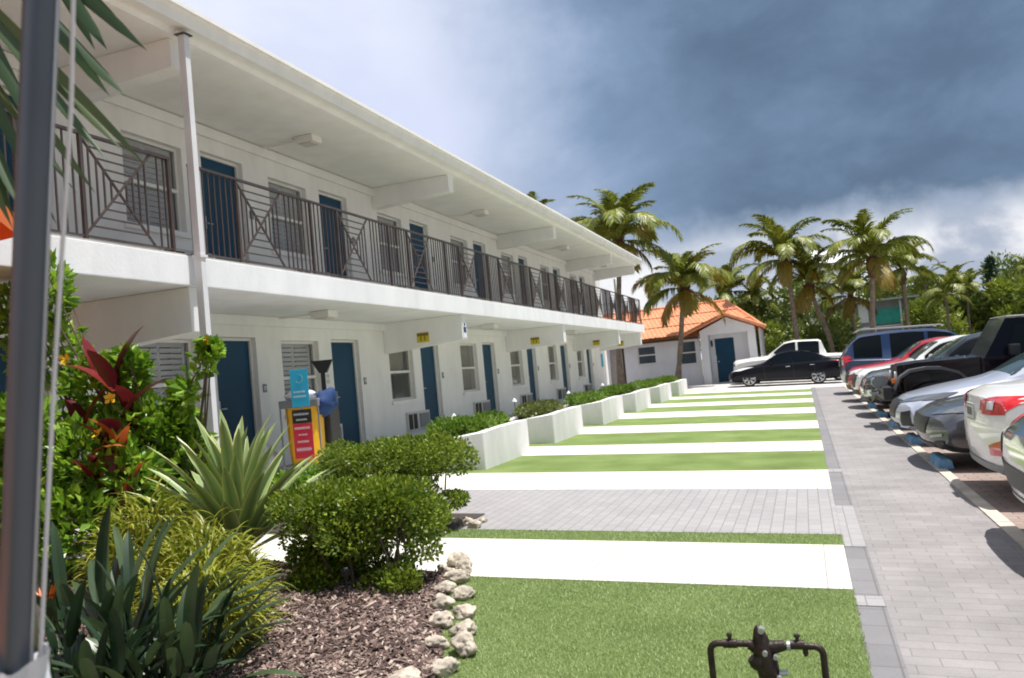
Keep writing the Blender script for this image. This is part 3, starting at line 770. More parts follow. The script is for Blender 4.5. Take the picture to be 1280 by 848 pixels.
b = MB(); b.box(SD2[1] - .12, SD2[1] - .0, SY + .05, SY + .12, .2, 2.40); sp(b.build('door_jamb', simple('dark brown jamb', (.06, .035, .03), .6)))
for (a, c, e, f) in SW:
    b = MB(); t = .05
    b.box(a, a + t, SY + .04, SY + .09, e, f); b.box(c - t, c, SY + .04, SY + .09, e, f); b.box(a + t, c - t, SY + .04, SY + .09, e, e + t); b.box(a + t, c - t, SY + .04, SY + .09, f - t, f); b.box(a + t, c - t, SY + .035, SY + .09, (e + f) / 2 - .03, (e + f) / 2 + .03)
    w = sp(b.build('window', trim)); g = MB(); g.box(a + t, c - t, SY + .06, SY + .066, e + t, f - t); g = g.build('pane', simple('dark blue pane', (.05, .07, .09), .1)); g.parent = w
    s = MB(); s.box(a - .06, c + .06, SY - .05, SY + .0, e - .07, e - .003); s = s.build('sill', shedw); s.parent = w
# tiled slopes: barrel rows as real relief
def tiled(b, A, Bp, C, D, pitch=.24, h=.045, rows=9):
    """A-B eave (left to right), D-C ridge; barrels run from eave to ridge"""
    A, Bp, C, D = map(Vector, (A, Bp, C, D)); nrm = (Bp - A).cross(D - A).normalized()
    W = (Bp - A).length; n = int(W / pitch) * 6
    for j in range(rows):
        t0, t1 = j / rows, (j + 1) / rows
        prev = None
        for i in range(n + 1):
            s = i / n; hh = h * abs(math.sin(math.pi * s * W / pitch)) ** .7
            p = A.lerp(Bp, s).lerp(D.lerp(C, s), t0) + nrm * (hh + .03); q = A.lerp(Bp, s).lerp(D.lerp(C, s), t1) + nrm * (hh - .005)
            ip, iq = b.pt(p), b.pt(q)
            if prev: b.face((prev[0], ip, iq, prev[1]))
            if prev and j == 0:
                pass
            prev = (ip, iq)
b = MB(); ey, ez, rz_ = SY - .45, 2.62, 4.42
ry_ = SY + 3.0
tiled(b, (-14.3, ey, ez), (-1.65, ey, ez + .12), (-3.65, ry_, rz_), (-14.3, ry_, rz_ - .1), rows=3)
b.quad((-1.65, ey, ez + .1), (-1.65, SY + 6.4, ez + .1), (-3.65, ry_, rz_), (-3.65, ry_, rz_))
b.quad((-14.3, SY + 6.4, ez), (-14.3, ry_, rz_ - .1), (-3.65, ry_, rz_), (-1.65, SY + 6.4, ez))
b.quad((-14.3, ey + .02, ez - .02), (-1.65, ey + .02, ez + .08), (-1.65, SY + .3, ez + .08), (-14.3, SY + .3, ez - .02))
rf = sp(b.build('roof', tile_o))
b = MB(); b.tube([(-14.3, ry_, rz_ - .08), (-3.6, ry_, rz_ + .02)], .10, 8); b.tube([(-3.6, ry_, rz_ + .02), (-1.65, ey, ez + .16)], .09, 8)
c = b.build('ridge_tiles', tile_o); c.parent = rf
b = MB(); gx = (xL + xR2) / 2; gy = py - .22
b.quad((gx, gy, 3.60), (xR2 + .5, gy, 2.80), (xR2 + .5, SY + 1.2, 2.80), (gx, SY + 1.2, 3.60)); b.quad((xL - .75, gy, 2.76), (gx, gy, 3.60), (gx, SY + 1.2, 3.60), (xL - .75, SY + 1.2, 2.76))
b.quad((xL - .75, gy, 2.68), (gx, gy, 3.50), (gx, SY + 1.2, 3.50), (xL - .75, SY + 1.2, 2.68)); b.quad((gx, gy, 3.50), (xR2 + .5, gy, 2.70), (xR2 + .5, SY + 1.2, 2.70), (gx, SY + 1.2, 3.50))
b.tube([(xL - .8, gy, 2.73), (gx, gy - .02, 3.58)], .095, 8); b.tube([(gx, gy - .02, 3.58), (xR2 + .55, gy, 2.76)], .095, 8); b.tube([(gx, gy, 3.66), (gx, SY + 1.2, 3.66)], .09, 8)
c = b.build('porch_roof', tile_o); c.parent = rf
b = MB(); b.box(-14.2, xL - .1, SY - .43, SY - .40, ez - .12, ez - .0); c = b.build('eave_board', barkd); c.parent = rf
# gravel patch with pale stones in front
sheet('gravel', kerbm, -5.8, -3.6, 33.8, 36.4, .02)
# ------------------------------------------------------------------ cars
def lerp(a, b, t): return a + (b - a) * t
def interp(tab, x, k):
    if x <= tab[0][0]: return tab[0][k]
    for p, q in zip(tab, tab[1:]):
        if x <= q[0]: return lerp(p[k], q[k], (x - p[0]) / (q[0] - p[0]))
    return tab[-1][k]
def sm(tab, x, k, w=.10): return sum(interp(tab, x + d * w, k) for d in (-1, -.5, 0, .5, 1)) / 5
def sstep(x, a, b): t = max(0, min(1, (x - a) / (b - a))); return t * t * (3 - 2 * t)
class Body:
    def __init__(s, sp): s.sp = sp
    def sec(s, x):
        sp = s.sp; zb, zs, zt = (sm(sp['prof'], x, k, .02 if k == 3 and sp.get('boxy') else .09) for k in (1, 2, 3))
        hw = sp['W'] / 2; h = max(.004, zt - zs); k = sstep(h, .10, .32); tb = sp.get('tumble', .38)
        y6 = lerp(.90 * hw, .945 * hw - tb * h * .5, k); y7 = lerp(.74 * hw, .945 * hw - tb * h * .95, k)
        return [(0, zb), (.78 * hw, zb), (.95 * hw, zb + .07), (.99 * hw, zb + .38 * (zs - zb)), (hw, zb + .68 * (zs - zb)), (.985 * hw, zs - .04), (.945 * hw, zs),
                (y6, zs + h * lerp(.45, .5, k)), (y7, zs + h * lerp(.78, .90, k)), (lerp(.45 * hw, y7 - .11, k), lerp(zs + .93 * h, zt - .015, k)), (0, zt)]
    def dx(s, x, y, z, zb, zt):
        sp = s.sp; L = sp['L']; t = (z - zb) / max(.05, zt - zb); yy = abs(y) / (sp['W'] / 2)
        cf, cr = sp.get('cf', .20), sp.get('cr', .12); nf, nr = sp.get('nf', .10), sp.get('nr', .06)
        a = max(0, 1 - x / .8) ** 1.6 * (nf * max(0, t) ** 3 + .07 * max(0, 1 - t) ** 3 + cf * yy ** 3)
        c = max(0, 1 - (L - x) / .8) ** 1.6 * (nr * max(0, t) ** 3 + .07 * max(0, 1 - t) ** 3 + cr * yy ** 3)
        return x + a - c
    def mesh(s):
        b = MB(); L = s.sp['L']; n = 64; rings = []
        for i in range(n + 1):
            u = i / n; x = L * (.5 - .5 * math.cos(math.pi * u)) * .5 + L * u * .5; S = s.sec(x); zb, zt = S[0][1], S[-1][1]
            full = S + [(-y, z) for (y, z) in S[-2:0:-1]]
            rings.append([b.pt((s.dx(x, y, z, zb, zt), y, z)) for y, z in full])
        m = len(rings[0])
        for A, Bq in zip(rings, rings[1:]):
            for j in range(m): b.face((A[j], A[(j + 1) % m], Bq[(j + 1) % m], Bq[j]))
        for (x, rg, rev) in ((0, rings[0], False), (L, rings[-1], True)):
            S = s.sec(x); zb, zt = S[0][1], S[-1][1]; C = 8; rows = []
            for k in range(1, 10):
                y, z = S[k]; row = [rg[k]]
                for c in range(1, C): yy = y * (1 - 2 * c / C); row.append(b.pt((s.dx(x, yy, z, zb, zt), yy, z)))
                row.append(rg[m - k]); rows.append(row)
            def ad(f): b.face(f[::-1] if rev else f)
            for ra, rb in zip(rows, rows[1:]):
                for c in range(C): ad((ra[c], rb[c], rb[c + 1], ra[c + 1]))
            ad(tuple([rows[-1][0], rg[10]] + rows[-1][::-1][:-1])); ad(tuple([rg[0], rows[0][0]] + rows[0][1:]))
        return b
def cut_wheels(o, sp):
    for x in sp['wheels']:
        b = MB(); b.disc_cyl((x, 0, sp['r'] + .01), (0, 1, 0), sp['r'] + sp.get('gap', .055), sp['W'] + .5, 32)
        c = b.build('cutter', darkm); mod = o.modifiers.new('b', 'BOOLEAN'); mod.operation = 'DIFFERENCE'; mod.solver = 'EXACT'; mod.object = c
        dg = bpy.context.evaluated_depsgraph_get(); me = bpy.data.meshes.new_from_object(o.evaluated_get(dg))
        o.modifiers.clear(); o.data = me; bpy.data.objects.remove(c)
    me = o.data; me.polygons.foreach_set('use_smooth', [True] * len(me.polygons)); me.set_sharp_from_angle(angle=R(32))
def patch(bvh, view, lo, hi, n=10, m=6, off=.006, b=None):
    """surface-hugging panel between two polylines given in the view plane"""
    b = b or MB()
    def pl(P, t):
        f = t * (len(P) - 1); i = min(int(f), len(P) - 2); return [lerp(P[i][k], P[i + 1][k], f - i) for k in (0, 1)]
    I = []
    for i in range(n + 1):
        a, c = pl(lo, i / n), pl(hi, i / n); row = []
        for j in range(m + 1):
            u, v = lerp(a[0], c[0], j / m), lerp(a[1], c[1], j / m)
            if view == 'F': o_, d = Vector((-3, u, v)), Vector((1, 0, 0))
            elif view == 'R': o_, d = Vector((12, u, v)), Vector((-1, 0, 0))
            elif view == 'T': o_, d = Vector((u, v, 5)), Vector((0, 0, -1))
            elif view == 'L': o_, d = Vector((u, 4, v)), Vector((0, -1, 0))
            else: o_, d = Vector((u, -4, v)), Vector((0, 1, 0))
            h = bvh.ray_cast(o_, d)
            kk = 0
            while h[0] is None and kk < 14 and view in 'FR':
                kk += 1; o_.y *= .985; h = bvh.ray_cast(o_, d)
            if h[0] is None: h = bvh.find_nearest(Vector((u, 0, v)) if view in 'LX' else Vector((0 if view == 'F' else 9, u, v)))
            nn = h[1] if h[1].dot(d) < 0 else -h[1]
            row.append(b.pt(h[0] + nn * off))
        I.append(row)
    for i in range(n):
        for j in range(m): b.face((I[i][j], I[i + 1][j], I[i + 1][j + 1], I[i][j + 1]))
    return b
def wheel(parent, x, y, r, w, side, rimmat, spokes=7):
    root = None
    b = MB(); P = [(r * .72, -w / 2), (r * .93, -w / 2), (r * .985, -w / 2 + .02), (r, -w / 4), (r, w / 4), (r * .985, w / 2 - .02), (r * .93, w / 2), (r * .72, w / 2)]
    M = Matrix.Translation((x, y, r)) @ Matrix.Rotation(R(90) * (-side), 4, 'X')
    b.lathe(P, 28, M=M); wh = b.build('wheel', black, parent, smooth=True)
    b = MB(); b.lathe([(r * .74, w * .30), (r * .76, w * .5 + .004), (r * .71, w * .5 + .006), (r * .68, w * .30)], 28, M=M)
    for k in range(spokes):
        a = 2 * math.pi * k / spokes
        for da in (-.12, .12):
            b.bar(M @ Vector((math.cos(a + da * .4) * r * .08, math.sin(a + da * .4) * r * .08, w * .46)), M @ Vector((math.cos(a + da) * r * .71, math.sin(a + da) * r * .71, w * .46)), r * .10, .02, up=M.to_3x3() @ Vector((0, 0, 1)))
    b.lathe([(0.001, w * .5), (r * .14, w * .5), (r * .16, w * .4), (.001, w * .38)], 14, M=M)
    b.build('rim', rimmat, wh, smooth=True)
    b = MB(); b.lathe([(.001, w * .15), (r * .6, w * .15), (r * .6, w * .12), (.001, w * .12)], 20, M=M); b.build('brake_disc', darkm, wh)
    return wh
def car(label, cat, sp, x0, yc, rev=False, paintm=P_white, group='cars parked beside the path', rimmat=None, z=None, plate=True):
    # sp keys: L W prof wheels r ; windows from cabin stations
    L = sp['L']; X = x0 + (L if rev else 0)
    zz = gz(x0 + L / 2) if z is None else z
    zo = zz + (.038 * L / 2) * (1 if not rev else -1)
    o = empty('parked_car' if cat != 'pickup truck' else 'pickup_truck', (X, yc, zo + .01), math.pi if rev else 0, .038 if not rev else -.038, label, cat, group)
    B = Body(sp); body = B.mesh().build('body', paintm, o)
    bvh0 = BVHTree.FromPolygons([v.co[:] for v in body.data.vertices], [p.vertices[:] for p in body.data.polygons])
    cut_wheels(body, sp)
    hw = sp['W'] / 2; r = sp['r']
    b = MB()
    for x in sp['wheels']:
        for s in (1, -1):
            n = 20; rr = r + sp.get('gap', .055) - .006; ring = []
            for k in range(n + 1):
                a = math.pi * (-.12 + 1.24 * k / n); ring.append((b.pt((x + rr * math.cos(a), s * (hw - .05), r + rr * math.sin(a))), b.pt((x + rr * math.cos(a), s * (hw - .42), r + rr * math.sin(a)))))
            for p, q in zip(ring, ring[1:]): b.face((p[0], q[0], q[1], p[1]))
            b.face([p[1] for p in ring])
    b.build('wheel_arch', darkm, o)
    for x in sp['wheels']:
        for s in (1, -1): wheel(o, x, s * (hw - .125), r, .22, s, rimmat or alloy, sp.get('spokes', 7))
    ws0, ws1, rw0, rw1 = sp['ws']   # windscreen base/top x, rear glass top/base x
    f = lambda x, k: sm(sp['prof'], x, k, .02 if sp.get('boxy') else .09)
    # windscreen from above
    zt = lambda x: f(x, 3)
    def ytop(x, fr): return (hw * .945 - sp.get('tumble', .38) * max(0, f(x, 3) - f(x, 2)) * .95) * fr
    a0, a1 = ws0 + .10, ws1 - .06
    patch(bvh0, 'T', [(a0, -ytop(a0, .92)), (a1, -ytop(a1, .90))], [(a0, ytop(a0, .92)), (a1, ytop(a1, .90))], 8, 12).build('windscreen', sp.get('wsmat', carglass_l), o, smooth=True)
    if rw1 - rw0 > .2:
        a0, a1 = rw0 + .06, rw1 - .10
        patch(bvh0, 'T', [(a0, -ytop(a0, .88)), (a1, -ytop(a1, .9))], [(a0, ytop(a0, .88)), (a1, ytop(a1, .9))], 6, 12).build('rear_window', carglass, o, smooth=True)
    else:
        zc = f(L - .15, 3); patch(bvh0, 'R', [(-hw * .72, f(L - .2, 2) + .06), (hw * .72, f(L - .2, 2) + .06)], [(-hw * .62, zc - .12), (hw * .62, zc - .12)], 12, 6).build('rear_window', carglass, o, smooth=True)
    # side windows: between pillars
    for s, vw in ((1, 'L'), (-1, 'X')):
        for (a, c) in sp['side']:
            lo, hi = [], []
            for k in range(9):
                x = lerp(a, c, k / 8); z0 = f(x, 2) + .035; z1 = max(z0 + .012, f(x, 3) - .085 - .02 * (abs(k - 4) / 4) ** 4); lo.append((x, z0)); hi.append((x, z1))
            patch(bvh0, vw, lo, hi, 16, 5, .007).build('side_window', carglass, o, smooth=True)
        # shut lines and handles
        for x in sp['seams']:
            zb = f(x, 1) + .12; patch(bvh0, vw, [(x, zb), (x + .012, zb)], [(x - .03, f(x, 2) - .01), (x - .018, f(x, 2) - .01)], 1, 10, .004).build('door_seam', darkm, o)
        for x in sp['handles']:
            hz = f(x, 2) - .13; hb = MB(); yy = s * hw * 1.0; hb.box(x - .09, x + .09, min(yy - .015 * s, yy + .028 * s), max(yy - .015 * s, yy + .028 * s), hz - .012, hz + .014); hb.build('door_handle', sp.get('hmat', paintm), o, bevel=.005)
        patch(bvh0, vw, [(sp['wheels'][0] + r + .08, f(2, 1) + .02), (sp['wheels'][1] - r - .08, f(2, 1) + .02)], [(sp['wheels'][0] + r + .08, f(2, 1) + .13), (sp['wheels'][1] - r - .08, f(2, 1) + .13)], 10, 3).build('sill_trim', sp.get('trimm', darkm), o)
        mx, mz = ws0 + .42, f(ws0 + .4, 2) + .11
        mb = MB(); mb.lathe([(.02, -.11), (.075, -.09), (.09, 0), (.08, .08), (.03, .10)], 14, M=Matrix.Translation((mx, s * (hw + .10), mz)) @ Matrix.Rotation(R(90), 4, 'X') @ Matrix.Scale(.7, 4, (1, 0, 0)))
        mb.bar((mx + .02, s * (hw - .06), mz - .05), (mx, s * (hw + .06), mz - .02), .04, .03); mb.build('door_mirror', sp.get('mirm', paintm), o, smooth=True)
    # nose
    for (nm, vw, lo, hi, mt) in sp['front']:
        for s in ((1, -1) if nm in ('headlight', 'fog_lamp', 'air_intake') else (1,)):
            L_, H_ = [(y * s, z) for y, z in lo], [(y * s, z) for y, z in hi]
            patch(bvh0, vw, L_, H_, 18, 8, .009).build(nm, mt, o, smooth=True)
    for (nm, vw, lo, hi, mt) in sp['rear']:
        for s in ((1, -1) if nm in ('tail_light', 'reflector') else (1,)):
            patch(bvh0, vw, [(y * s, z) for y, z in lo], [(y * s, z) for y, z in hi], 22, 9, .010 if nm != 'lamp_insert' else .017).build(nm, mt, o, smooth=True)
    if plate:
        zp = sp.get('plz', .78); h = bvh0.ray_cast(Vector((12, 0, zp)), Vector((-1, 0, 0)))[0]; b = MB(); b.box(h.x + .005, h.x + .02, -.16, .16, zp - .08, zp + .08); p = b.build('licence_plate', platem, o, bevel=.003)
        b = MB(); b.box(h.x + .0203, h.x + .022, -.145, .145, zp + .068, zp + .074); b.box(h.x + .0203, h.x + .022, -.145, .145, zp - .074, zp - .068)
        for k in range(6): b.box(h.x + .0203, h.x + .022, -.12 + k * .042, -.10 + k * .042, zp - .035, zp + .04)
        b.build('plate_marking', darkm, p)
    return o, bvh0
def sedan_spec(L=4.75, H=1.44, W=1.84, hood=.86, front=None, rear=None, **k):
    s = L / 4.75; q = H - 1.44
    d = dict(L=L, W=W, prof=[(0, .26, .50, .60), (.15, .20, .60, .70), (.8, .18, .74, hood), (1.35, .18, .84, hood + .10), (1.5 * s, .18, .87, hood + .15), (2.15 * s, .18, .90, 1.36 + q), (2.6 * s, .18, .92, 1.43 + q), (3.1 * s, .18, .93, 1.42 + q), (3.5 * s, .18, .95, 1.34 + q), (4.15 * s, .19, .97, 1.07), (4.62 * s, .24, .95, 1.03), (L, .30, .86, .93)],
             wheels=(.93, .93 + 2.75 * s), r=.335, ws=(1.42 * s, 2.2 * s, 3.35 * s, 4.15 * s), side=((1.72 * s, 2.68 * s), (2.76 * s, 3.62 * s)), seams=(1.55 * s, 2.72 * s, 3.55 * s), handles=(2.5 * s, 3.45 * s),
             front=front or F_SED, rear=rear or R_SED)
    d.update(k); return d
F_SED = [('headlight', 'F', [(.42, .60), (.86, .66)], [(.44, .66), (.84, .76)], lampdark), ('grille', 'F', [(-.36, .44), (.36, .44)], [(-.44, .62), (.44, .62)], darkm), ('lower_grille', 'F', [(-.55, .27), (.55, .27)], [(-.6, .36), (.6, .36)], darkm), ('air_intake', 'F', [(.64, .30), (.84, .34)], [(.66, .42), (.84, .46)], darkm)]
R_SED = [('tail_light', 'R', [(.42, .80), (.90, .80)], [(.38, .92), (.90, .95)], tail_red), ('bumper_trim', 'R', [(-.7, .30), (.7, .30)], [(-.74, .40), (.74, .40)], darkm), ('reflector', 'R', [(.60, .46), (.84, .47)], [(.60, .52), (.84, .58)], tail_red)]
F_SUV = [('headlight', 'F', [(.48, .80), (.90, .84)], [(.50, .92), (.88, .95)], lampdark), ('grille', 'F', [(-.42, .55), (.42, .55)], [(-.50, .88), (.50, .88)], darkm), ('lower_grille', 'F', [(-.6, .33), (.6, .33)], [(-.62, .45), (.62, .45)], darkm), ('fog_lamp', 'F', [(.66, .44), (.84, .46)], [(.66, .54), (.84, .56)], tail_clear)]
R_SUV = [('tail_light', 'R', [(.60, .85), (.93, .85)], [(.62, 1.12), (.93, 1.18)], tail_red), ('bumper_trim', 'R', [(-.8, .38), (.8, .38)], [(-.82, .52), (.82, .52)], greyp)]
def suv_spec(L=4.65, H=1.70, W=1.86, hood=1.02, front=None, rear=None, **k):
    s = L / 4.65; q = H - 1.70
    d = dict(L=L, W=W, prof=[(0, .34, .66, .78), (.12, .28, .78, .92), (.7, .26, .92, hood), (1.2, .26, .98, hood + .08), (1.35 * s, .26, 1.0, hood + .13), (1.95 * s, .26, 1.03, 1.60 + q), (2.4 * s, .26, 1.04, 1.69 + q), (3.4 * s, .26, 1.06, 1.68 + q), (4.15 * s, .28, 1.08, 1.60 + q), (4.45 * s, .30, 1.08, 1.32 + q), (L, .36, 1.0, 1.10)],
             wheels=(.9, .9 + 2.72 * s), r=.365, ws=(1.28 * s, 2.0 * s, 4.15 * s, 4.5 * s), side=((1.6 * s, 2.5 * s), (2.58 * s, 3.4 * s), (3.5 * s, 4.05 * s)), seams=(1.42 * s, 2.54 * s, 3.42 * s), handles=(2.35 * s, 3.25 * s), front=front or F_SUV, rear=rear or R_SUV, nr=.02, plz=.95)
    d.update(k); return d
# nearest first
car('dark car nosing in at the right edge nearest the camera', 'car', sedan_spec(), 1.22, 4.05, paintm=P_grey)
FW = [('headlight', 'F', [(.50, .82), (.93, .86)], [(.52, 1.02), (.90, 1.06)], chrome), ('grille', 'F', [(-.45, .62), (.45, .62)], [(-.48, 1.0), (.48, 1.0)], chrome), ('lower_grille', 'F', [(-.8, .42), (.8, .42)], [(-.84, .58), (.84, .58)], darkm), ('fog_lamp', 'F', [(.60, .60), (.90, .62)], [(.60, .74), (.90, .76)], darkm), ('skid_trim', 'F', [(-.84, .30), (.84, .30)], [(-.84, .36), (.84, .36)], steel_l)]
car('white utility vehicle with chrome grille and headlamps, cut by the right edge of the picture', 'car', suv_spec(4.9, 1.8, 1.92, 1.10, front=FW, prof=None) if False else suv_spec(4.9, 1.80, 1.92, 1.10, front=FW, cf=.12, nf=.03), 1.27, 6.50, paintm=P_white)
RC = [('tail_light', 'R', [(.36, .80), (.60, .80), (.92, .82)], [(.34, .92), (.62, .96), (.92, .98)], tail_red), ('lamp_insert', 'R', [(.56, .85), (.70, .85)], [(.56, .92), (.70, .93)], tail_clear), ('lamp_insert', 'R', [(-.70, .85), (-.56, .85)], [(-.70, .93), (-.56, .92)], tail_clear), ('bumper_trim', 'R', [(-.78, .24), (.78, .24)], [(-.82, .36), (.82, .36)], greyp), ('reflector', 'R', [(.58, .44), (.86, .46)], [(.58, .53), (.86, .60)], tail_red)]
car('white saloon backed in, showing its red tail light and number plate to the path', 'car', sedan_spec(4.67, 1.46, 1.82, rear=RC, cr=.11, plz=.80), 1.42, 9.05, rev=True, paintm=P_white)
FM = [('headlight', 'F', [(.50, .62), (.88, .66)], [(.52, .68), (.86, .76)], lampdark), ('grille', 'F', [(-.46, .40), (.46, .40)], [(-.58, .60), (.58, .60)], darkm), ('lower_grille', 'F', [(-.6, .22), (.6, .22)], [(-.66, .30), (.66, .30)], darkm), ('fog_lamp', 'F', [(.60, .36), (.86, .40)], [(.60, .39), (.86, .43)], steel_l), ('air_intake', 'F', [(.66, .23), (.86, .26)], [(.68, .33), (.86, .35)], darkm)]
car('dark grey sports coupe with narrow headlamps between the white saloon and the pale silver car', 'car', sedan_spec(4.78, 1.38, 1.90, .84, front=FM, cf=.20, nf=.05), 1.22, 11.45, paintm=P_grey)
FH = [('headlight', 'F', [(.40, .60), (.90, .66)], [(.46, .66), (.86, .76)], lampdark), ('grille', 'F', [(-.38, .38), (.38, .38)], [(-.46, .64), (.46, .64)], darkm), ('air_intake', 'F', [(.60, .28), (.88, .30)], [(.64, .48), (.86, .52)], darkm), ('lower_grille', 'F', [(-.42, .22), (.42, .22)], [(-.46, .31), (.46, .31)], darkm)]
car('pale bluish silver saloon with a long sloping bonnet', 'car', sedan_spec(4.75, 1.42, 1.84, .84, front=FH, cf=.20, nf=.10), 1.15, 14.0, paintm=P_silver)
# boxy off-roader
def offroader(x0, yc):
    L = 4.3; o = empty('parked_car', (x0, yc, gz(x0) + .01), 0, .038, 'black boxy off road vehicle with bumper winch and flared wings', 'car', 'cars parked beside the path')
    b = MB(); b.box(1.55, 4.2, -.80, .80, .55, 1.18); b.box(.35, 1.56, -.62, .62, .55, 1.12); body = b.build('body', P_mar, o, bevel=.05)
    b = MB(); A = [(.32, .58, 1.12), (1.50, .66, 1.18)]
    P = [[b.pt((x, s * y, z + (.03 if s == 0 else 0))) for s, y in ((-1, w), (-.5, w), (0, 0), (.5, w), (1, w))] for x, w, z in ((.30, .56, 1.10), (.6, .60, 1.14), (1.58, .72, 1.19))]
    Q = [[b.pt((x, s * w, .8)) for s in (-1, 1)] for x, w in ((.30, .56), (1.58, .72))]
    for i in range(2):
        for j in range(4): b.face((P[i][j], P[i + 1][j], P[i + 1][j + 1], P[i][j + 1]))
    b.face([P[0][j] for j in range(5)] + [Q[0][1], Q[0][0]]); b.face((P[0][0], P[1][0], P[2][0], Q[1][0], Q[0][0])[::-1]); b.face((P[0][4], P[1][4], P[2][4], Q[1][1], Q[0][1]))
    b.build('bonnet', P_mar, o)
    for s in (1, -1):   # flat wings / flares
        for xc in (.80, 3.35):
            b = MB(); pr = [(-.62, .70), (-.52, .92), (-.36, 1.03), (-.1, 1.07), (.14, 1.06), (.38, .98), (.56, .82), (.68, .58)]
            y0, y1 = (.60, .95) if s > 0 else (-.95, -.60)
            for (a, za), (c, zc_) in zip(pr, pr[1:]):
                b.quad((xc + a, y0, za), (xc + a, y1, za), (xc + c, y1, zc_), (xc + c, y0, zc_)); b.quad((xc + a, y0, za - .05), (xc + c, y0, zc_ - .05), (xc + c, y1, zc_ - .05), (xc + a, y1, za - .05))
                ye = y1 if s > 0 else y0; b.quad((xc + a, ye, za - .05), (xc + c, ye, zc_ - .05), (xc + c, ye, zc_), (xc + a, ye, za))
            b.build('wing', P_flare, o)
            wheel(o, xc, s * .78, .40, .25, s, alloy, 5)
    b = MB(); b.box(.0, .16, -.85, .85, .52, .74); b.box(.1, .5, -.4, .4, .5, .6); bp = b.build('bumper', darkm, o, bevel=.03)
    b = MB(); b.disc_cyl((-.02, 0, .80), (0, 1, 0), .10, .36, 16); b.box(-.08, .12, -.28, -.18, .70, .92); b.box(-.08, .12, .18, .28, .70, .92); b.tube([(-.03, -.3, .62), (-.12, -.2, .60), (-.12, .2, .60), (-.03, .3, .62)], .03, 8); b.build('winch', greyp, bp, smooth=True)
    b = MB(); b.box(.27, .31, -.56, .56, .62, 1.10); gr = b.build('grille', P_mar, o, bevel=.02)
    b = MB()
    for k in range(7): y = -.27 + k * .09; b.box(.258, .272, y - .025, y + .025, .70, 1.02)
    b.build('grille_slots', darkm, gr)
    for s in (1, -1):
        b = MB(); b.disc_cyl((.26, s * .43, .90), (1, 0, 0), .10, .05, 20); b.build('headlight', tail_clear, o, smooth=True)
        b = MB(); b.box(.16, .22, min(s * .66, s * .80), max(s * .66, s * .80), .80, .88); b.build('indicator', amber, o, bevel=.01)
        b = MB(); b.box(1.95, 2.10, min(s * .86, s * 1.05), max(s * .86, s * 1.05), 1.20, 1.38); b.build('door_mirror', darkm, o, bevel=.03)
        b = MB()
        for k in range(2): b.disc_cyl((1.4, s * (.35 + .02 * k), 1.20), (0, 0, 1), .025, .04, 10)
        b.build('bonnet_latch', chrome, o)
    # cabin
    b = MB()
    lo = [(1.62, .74, 1.17), (4.18, .76, 1.17)]; hi = [(1.98, .66, 1.80), (4.10, .68, 1.82)]
    def ring(x0_, y0_, z0_, x1_, y1_, z1_): return [b.pt(p) for p in ((x0_, -y0_, z0_), (x1_, -y1_, z1_), (x1_, y1_, z1_), (x0_, y0_, z0_))]
    q = [b.pt(p) for p in ((1.62, -.74, 1.17), (4.18, -.76, 1.17), (4.18, .76, 1.17), (1.62, .74, 1.17), (1.98, -.66, 1.82), (4.10, -.68, 1.84), (4.10, .68, 1.84), (1.98, .66, 1.82))]
    for f in ((0, 1, 5, 4), (1, 2, 6, 5), (2, 3, 7, 6), (3, 0, 4, 7), (4, 5, 6, 7)): b.face([q[k] for k in f])
    cab = b.build('hardtop', P_black, o, bevel=0)
    def glassq(name, A, m=carglass):
        b = MB(); b.quad(*A); return b.build(name, m, o)
    n = Vector((-.006, 0, .004))
    glassq('windscreen', [Vector(p) + n for p in ((1.70, -.66, 1.24), (1.70, .66, 1.24), (1.945, .60, 1.745), (1.945, -.60, 1.745))], carglass_l)
    for s in (1, -1):
        for (a, c, a2, c2) in ((1.98, 2.72, 2.10, 2.72), (2.84, 3.45, 2.84, 3.42), (3.55, 4.08, 3.53, 4.0)):
            glassq('side_window', [(a, s * .751, 1.23), (c, s * .752, 1.23), (c2, s * .69, 1.72), (a2, s * .688, 1.72)])
        b = MB(); b.box(2.6, 2.78, min(s * .80, s * .83), max(s * .80, s * .83), 1.02, 1.06); b.build('door_handle', chrome, o)
    b = MB(); b.box(2.0, 4.12, -.66, .66, 1.845, 1.865); b.build('roof_panel', P_white, o, bevel=.01)
offroader(1.22, 16.6)
FD = [('headlight', 'F', [(.48, .80), (.90, .84)], [(.50, .92), (.88, .95)], lampdark), ('grille', 'F', [(-.46, .50), (.46, .50)], [(-.54, .90), (.54, .90)], chrome), ('lower_grille', 'F', [(-.7, .33), (.7, .33)], [(-.72, .42), (.72, .42)], darkm), ('fog_lamp', 'F', [(.66, .44), (.84, .46)], [(.66, .56), (.84, .58)], tail_clear)]
car('charcoal black utility vehicle half hidden behind the boxy off road vehicle', 'car', suv_spec(4.75, 1.66, 1.88, 1.0, front=FD, cf=.2), 1.05, 19.2, paintm=P_dk)
FR2 = [('headlight', 'F', [(.46, .72), (.90, .78)], [(.48, .80), (.88, .90)], tail_clear), ('grille', 'F', [(-.42, .50), (.42, .50)], [(-.50, .80), (.50, .80)], darkm), ('lower_grille', 'F', [(-.6, .33), (.6, .33)], [(-.62, .45), (.62, .45)], darkm), ('fog_lamp', 'F', [(.60, .38), (.90, .40)], [(.60, .56), (.90, .60)], tail_red)]
car('white car with sloping windscreen parked between the charcoal and the red vehicle', 'car', suv_spec(4.5, 1.62, 1.82, .98, front=FR2, cf=.3), 1.02, 21.8, paintm=P_white)
car('red car parked between the white car and the blue utility vehicle', 'car', suv_spec(4.5, 1.62, 1.84, .98, front=FR2, cf=.3), .98, 24.4, paintm=P_red)
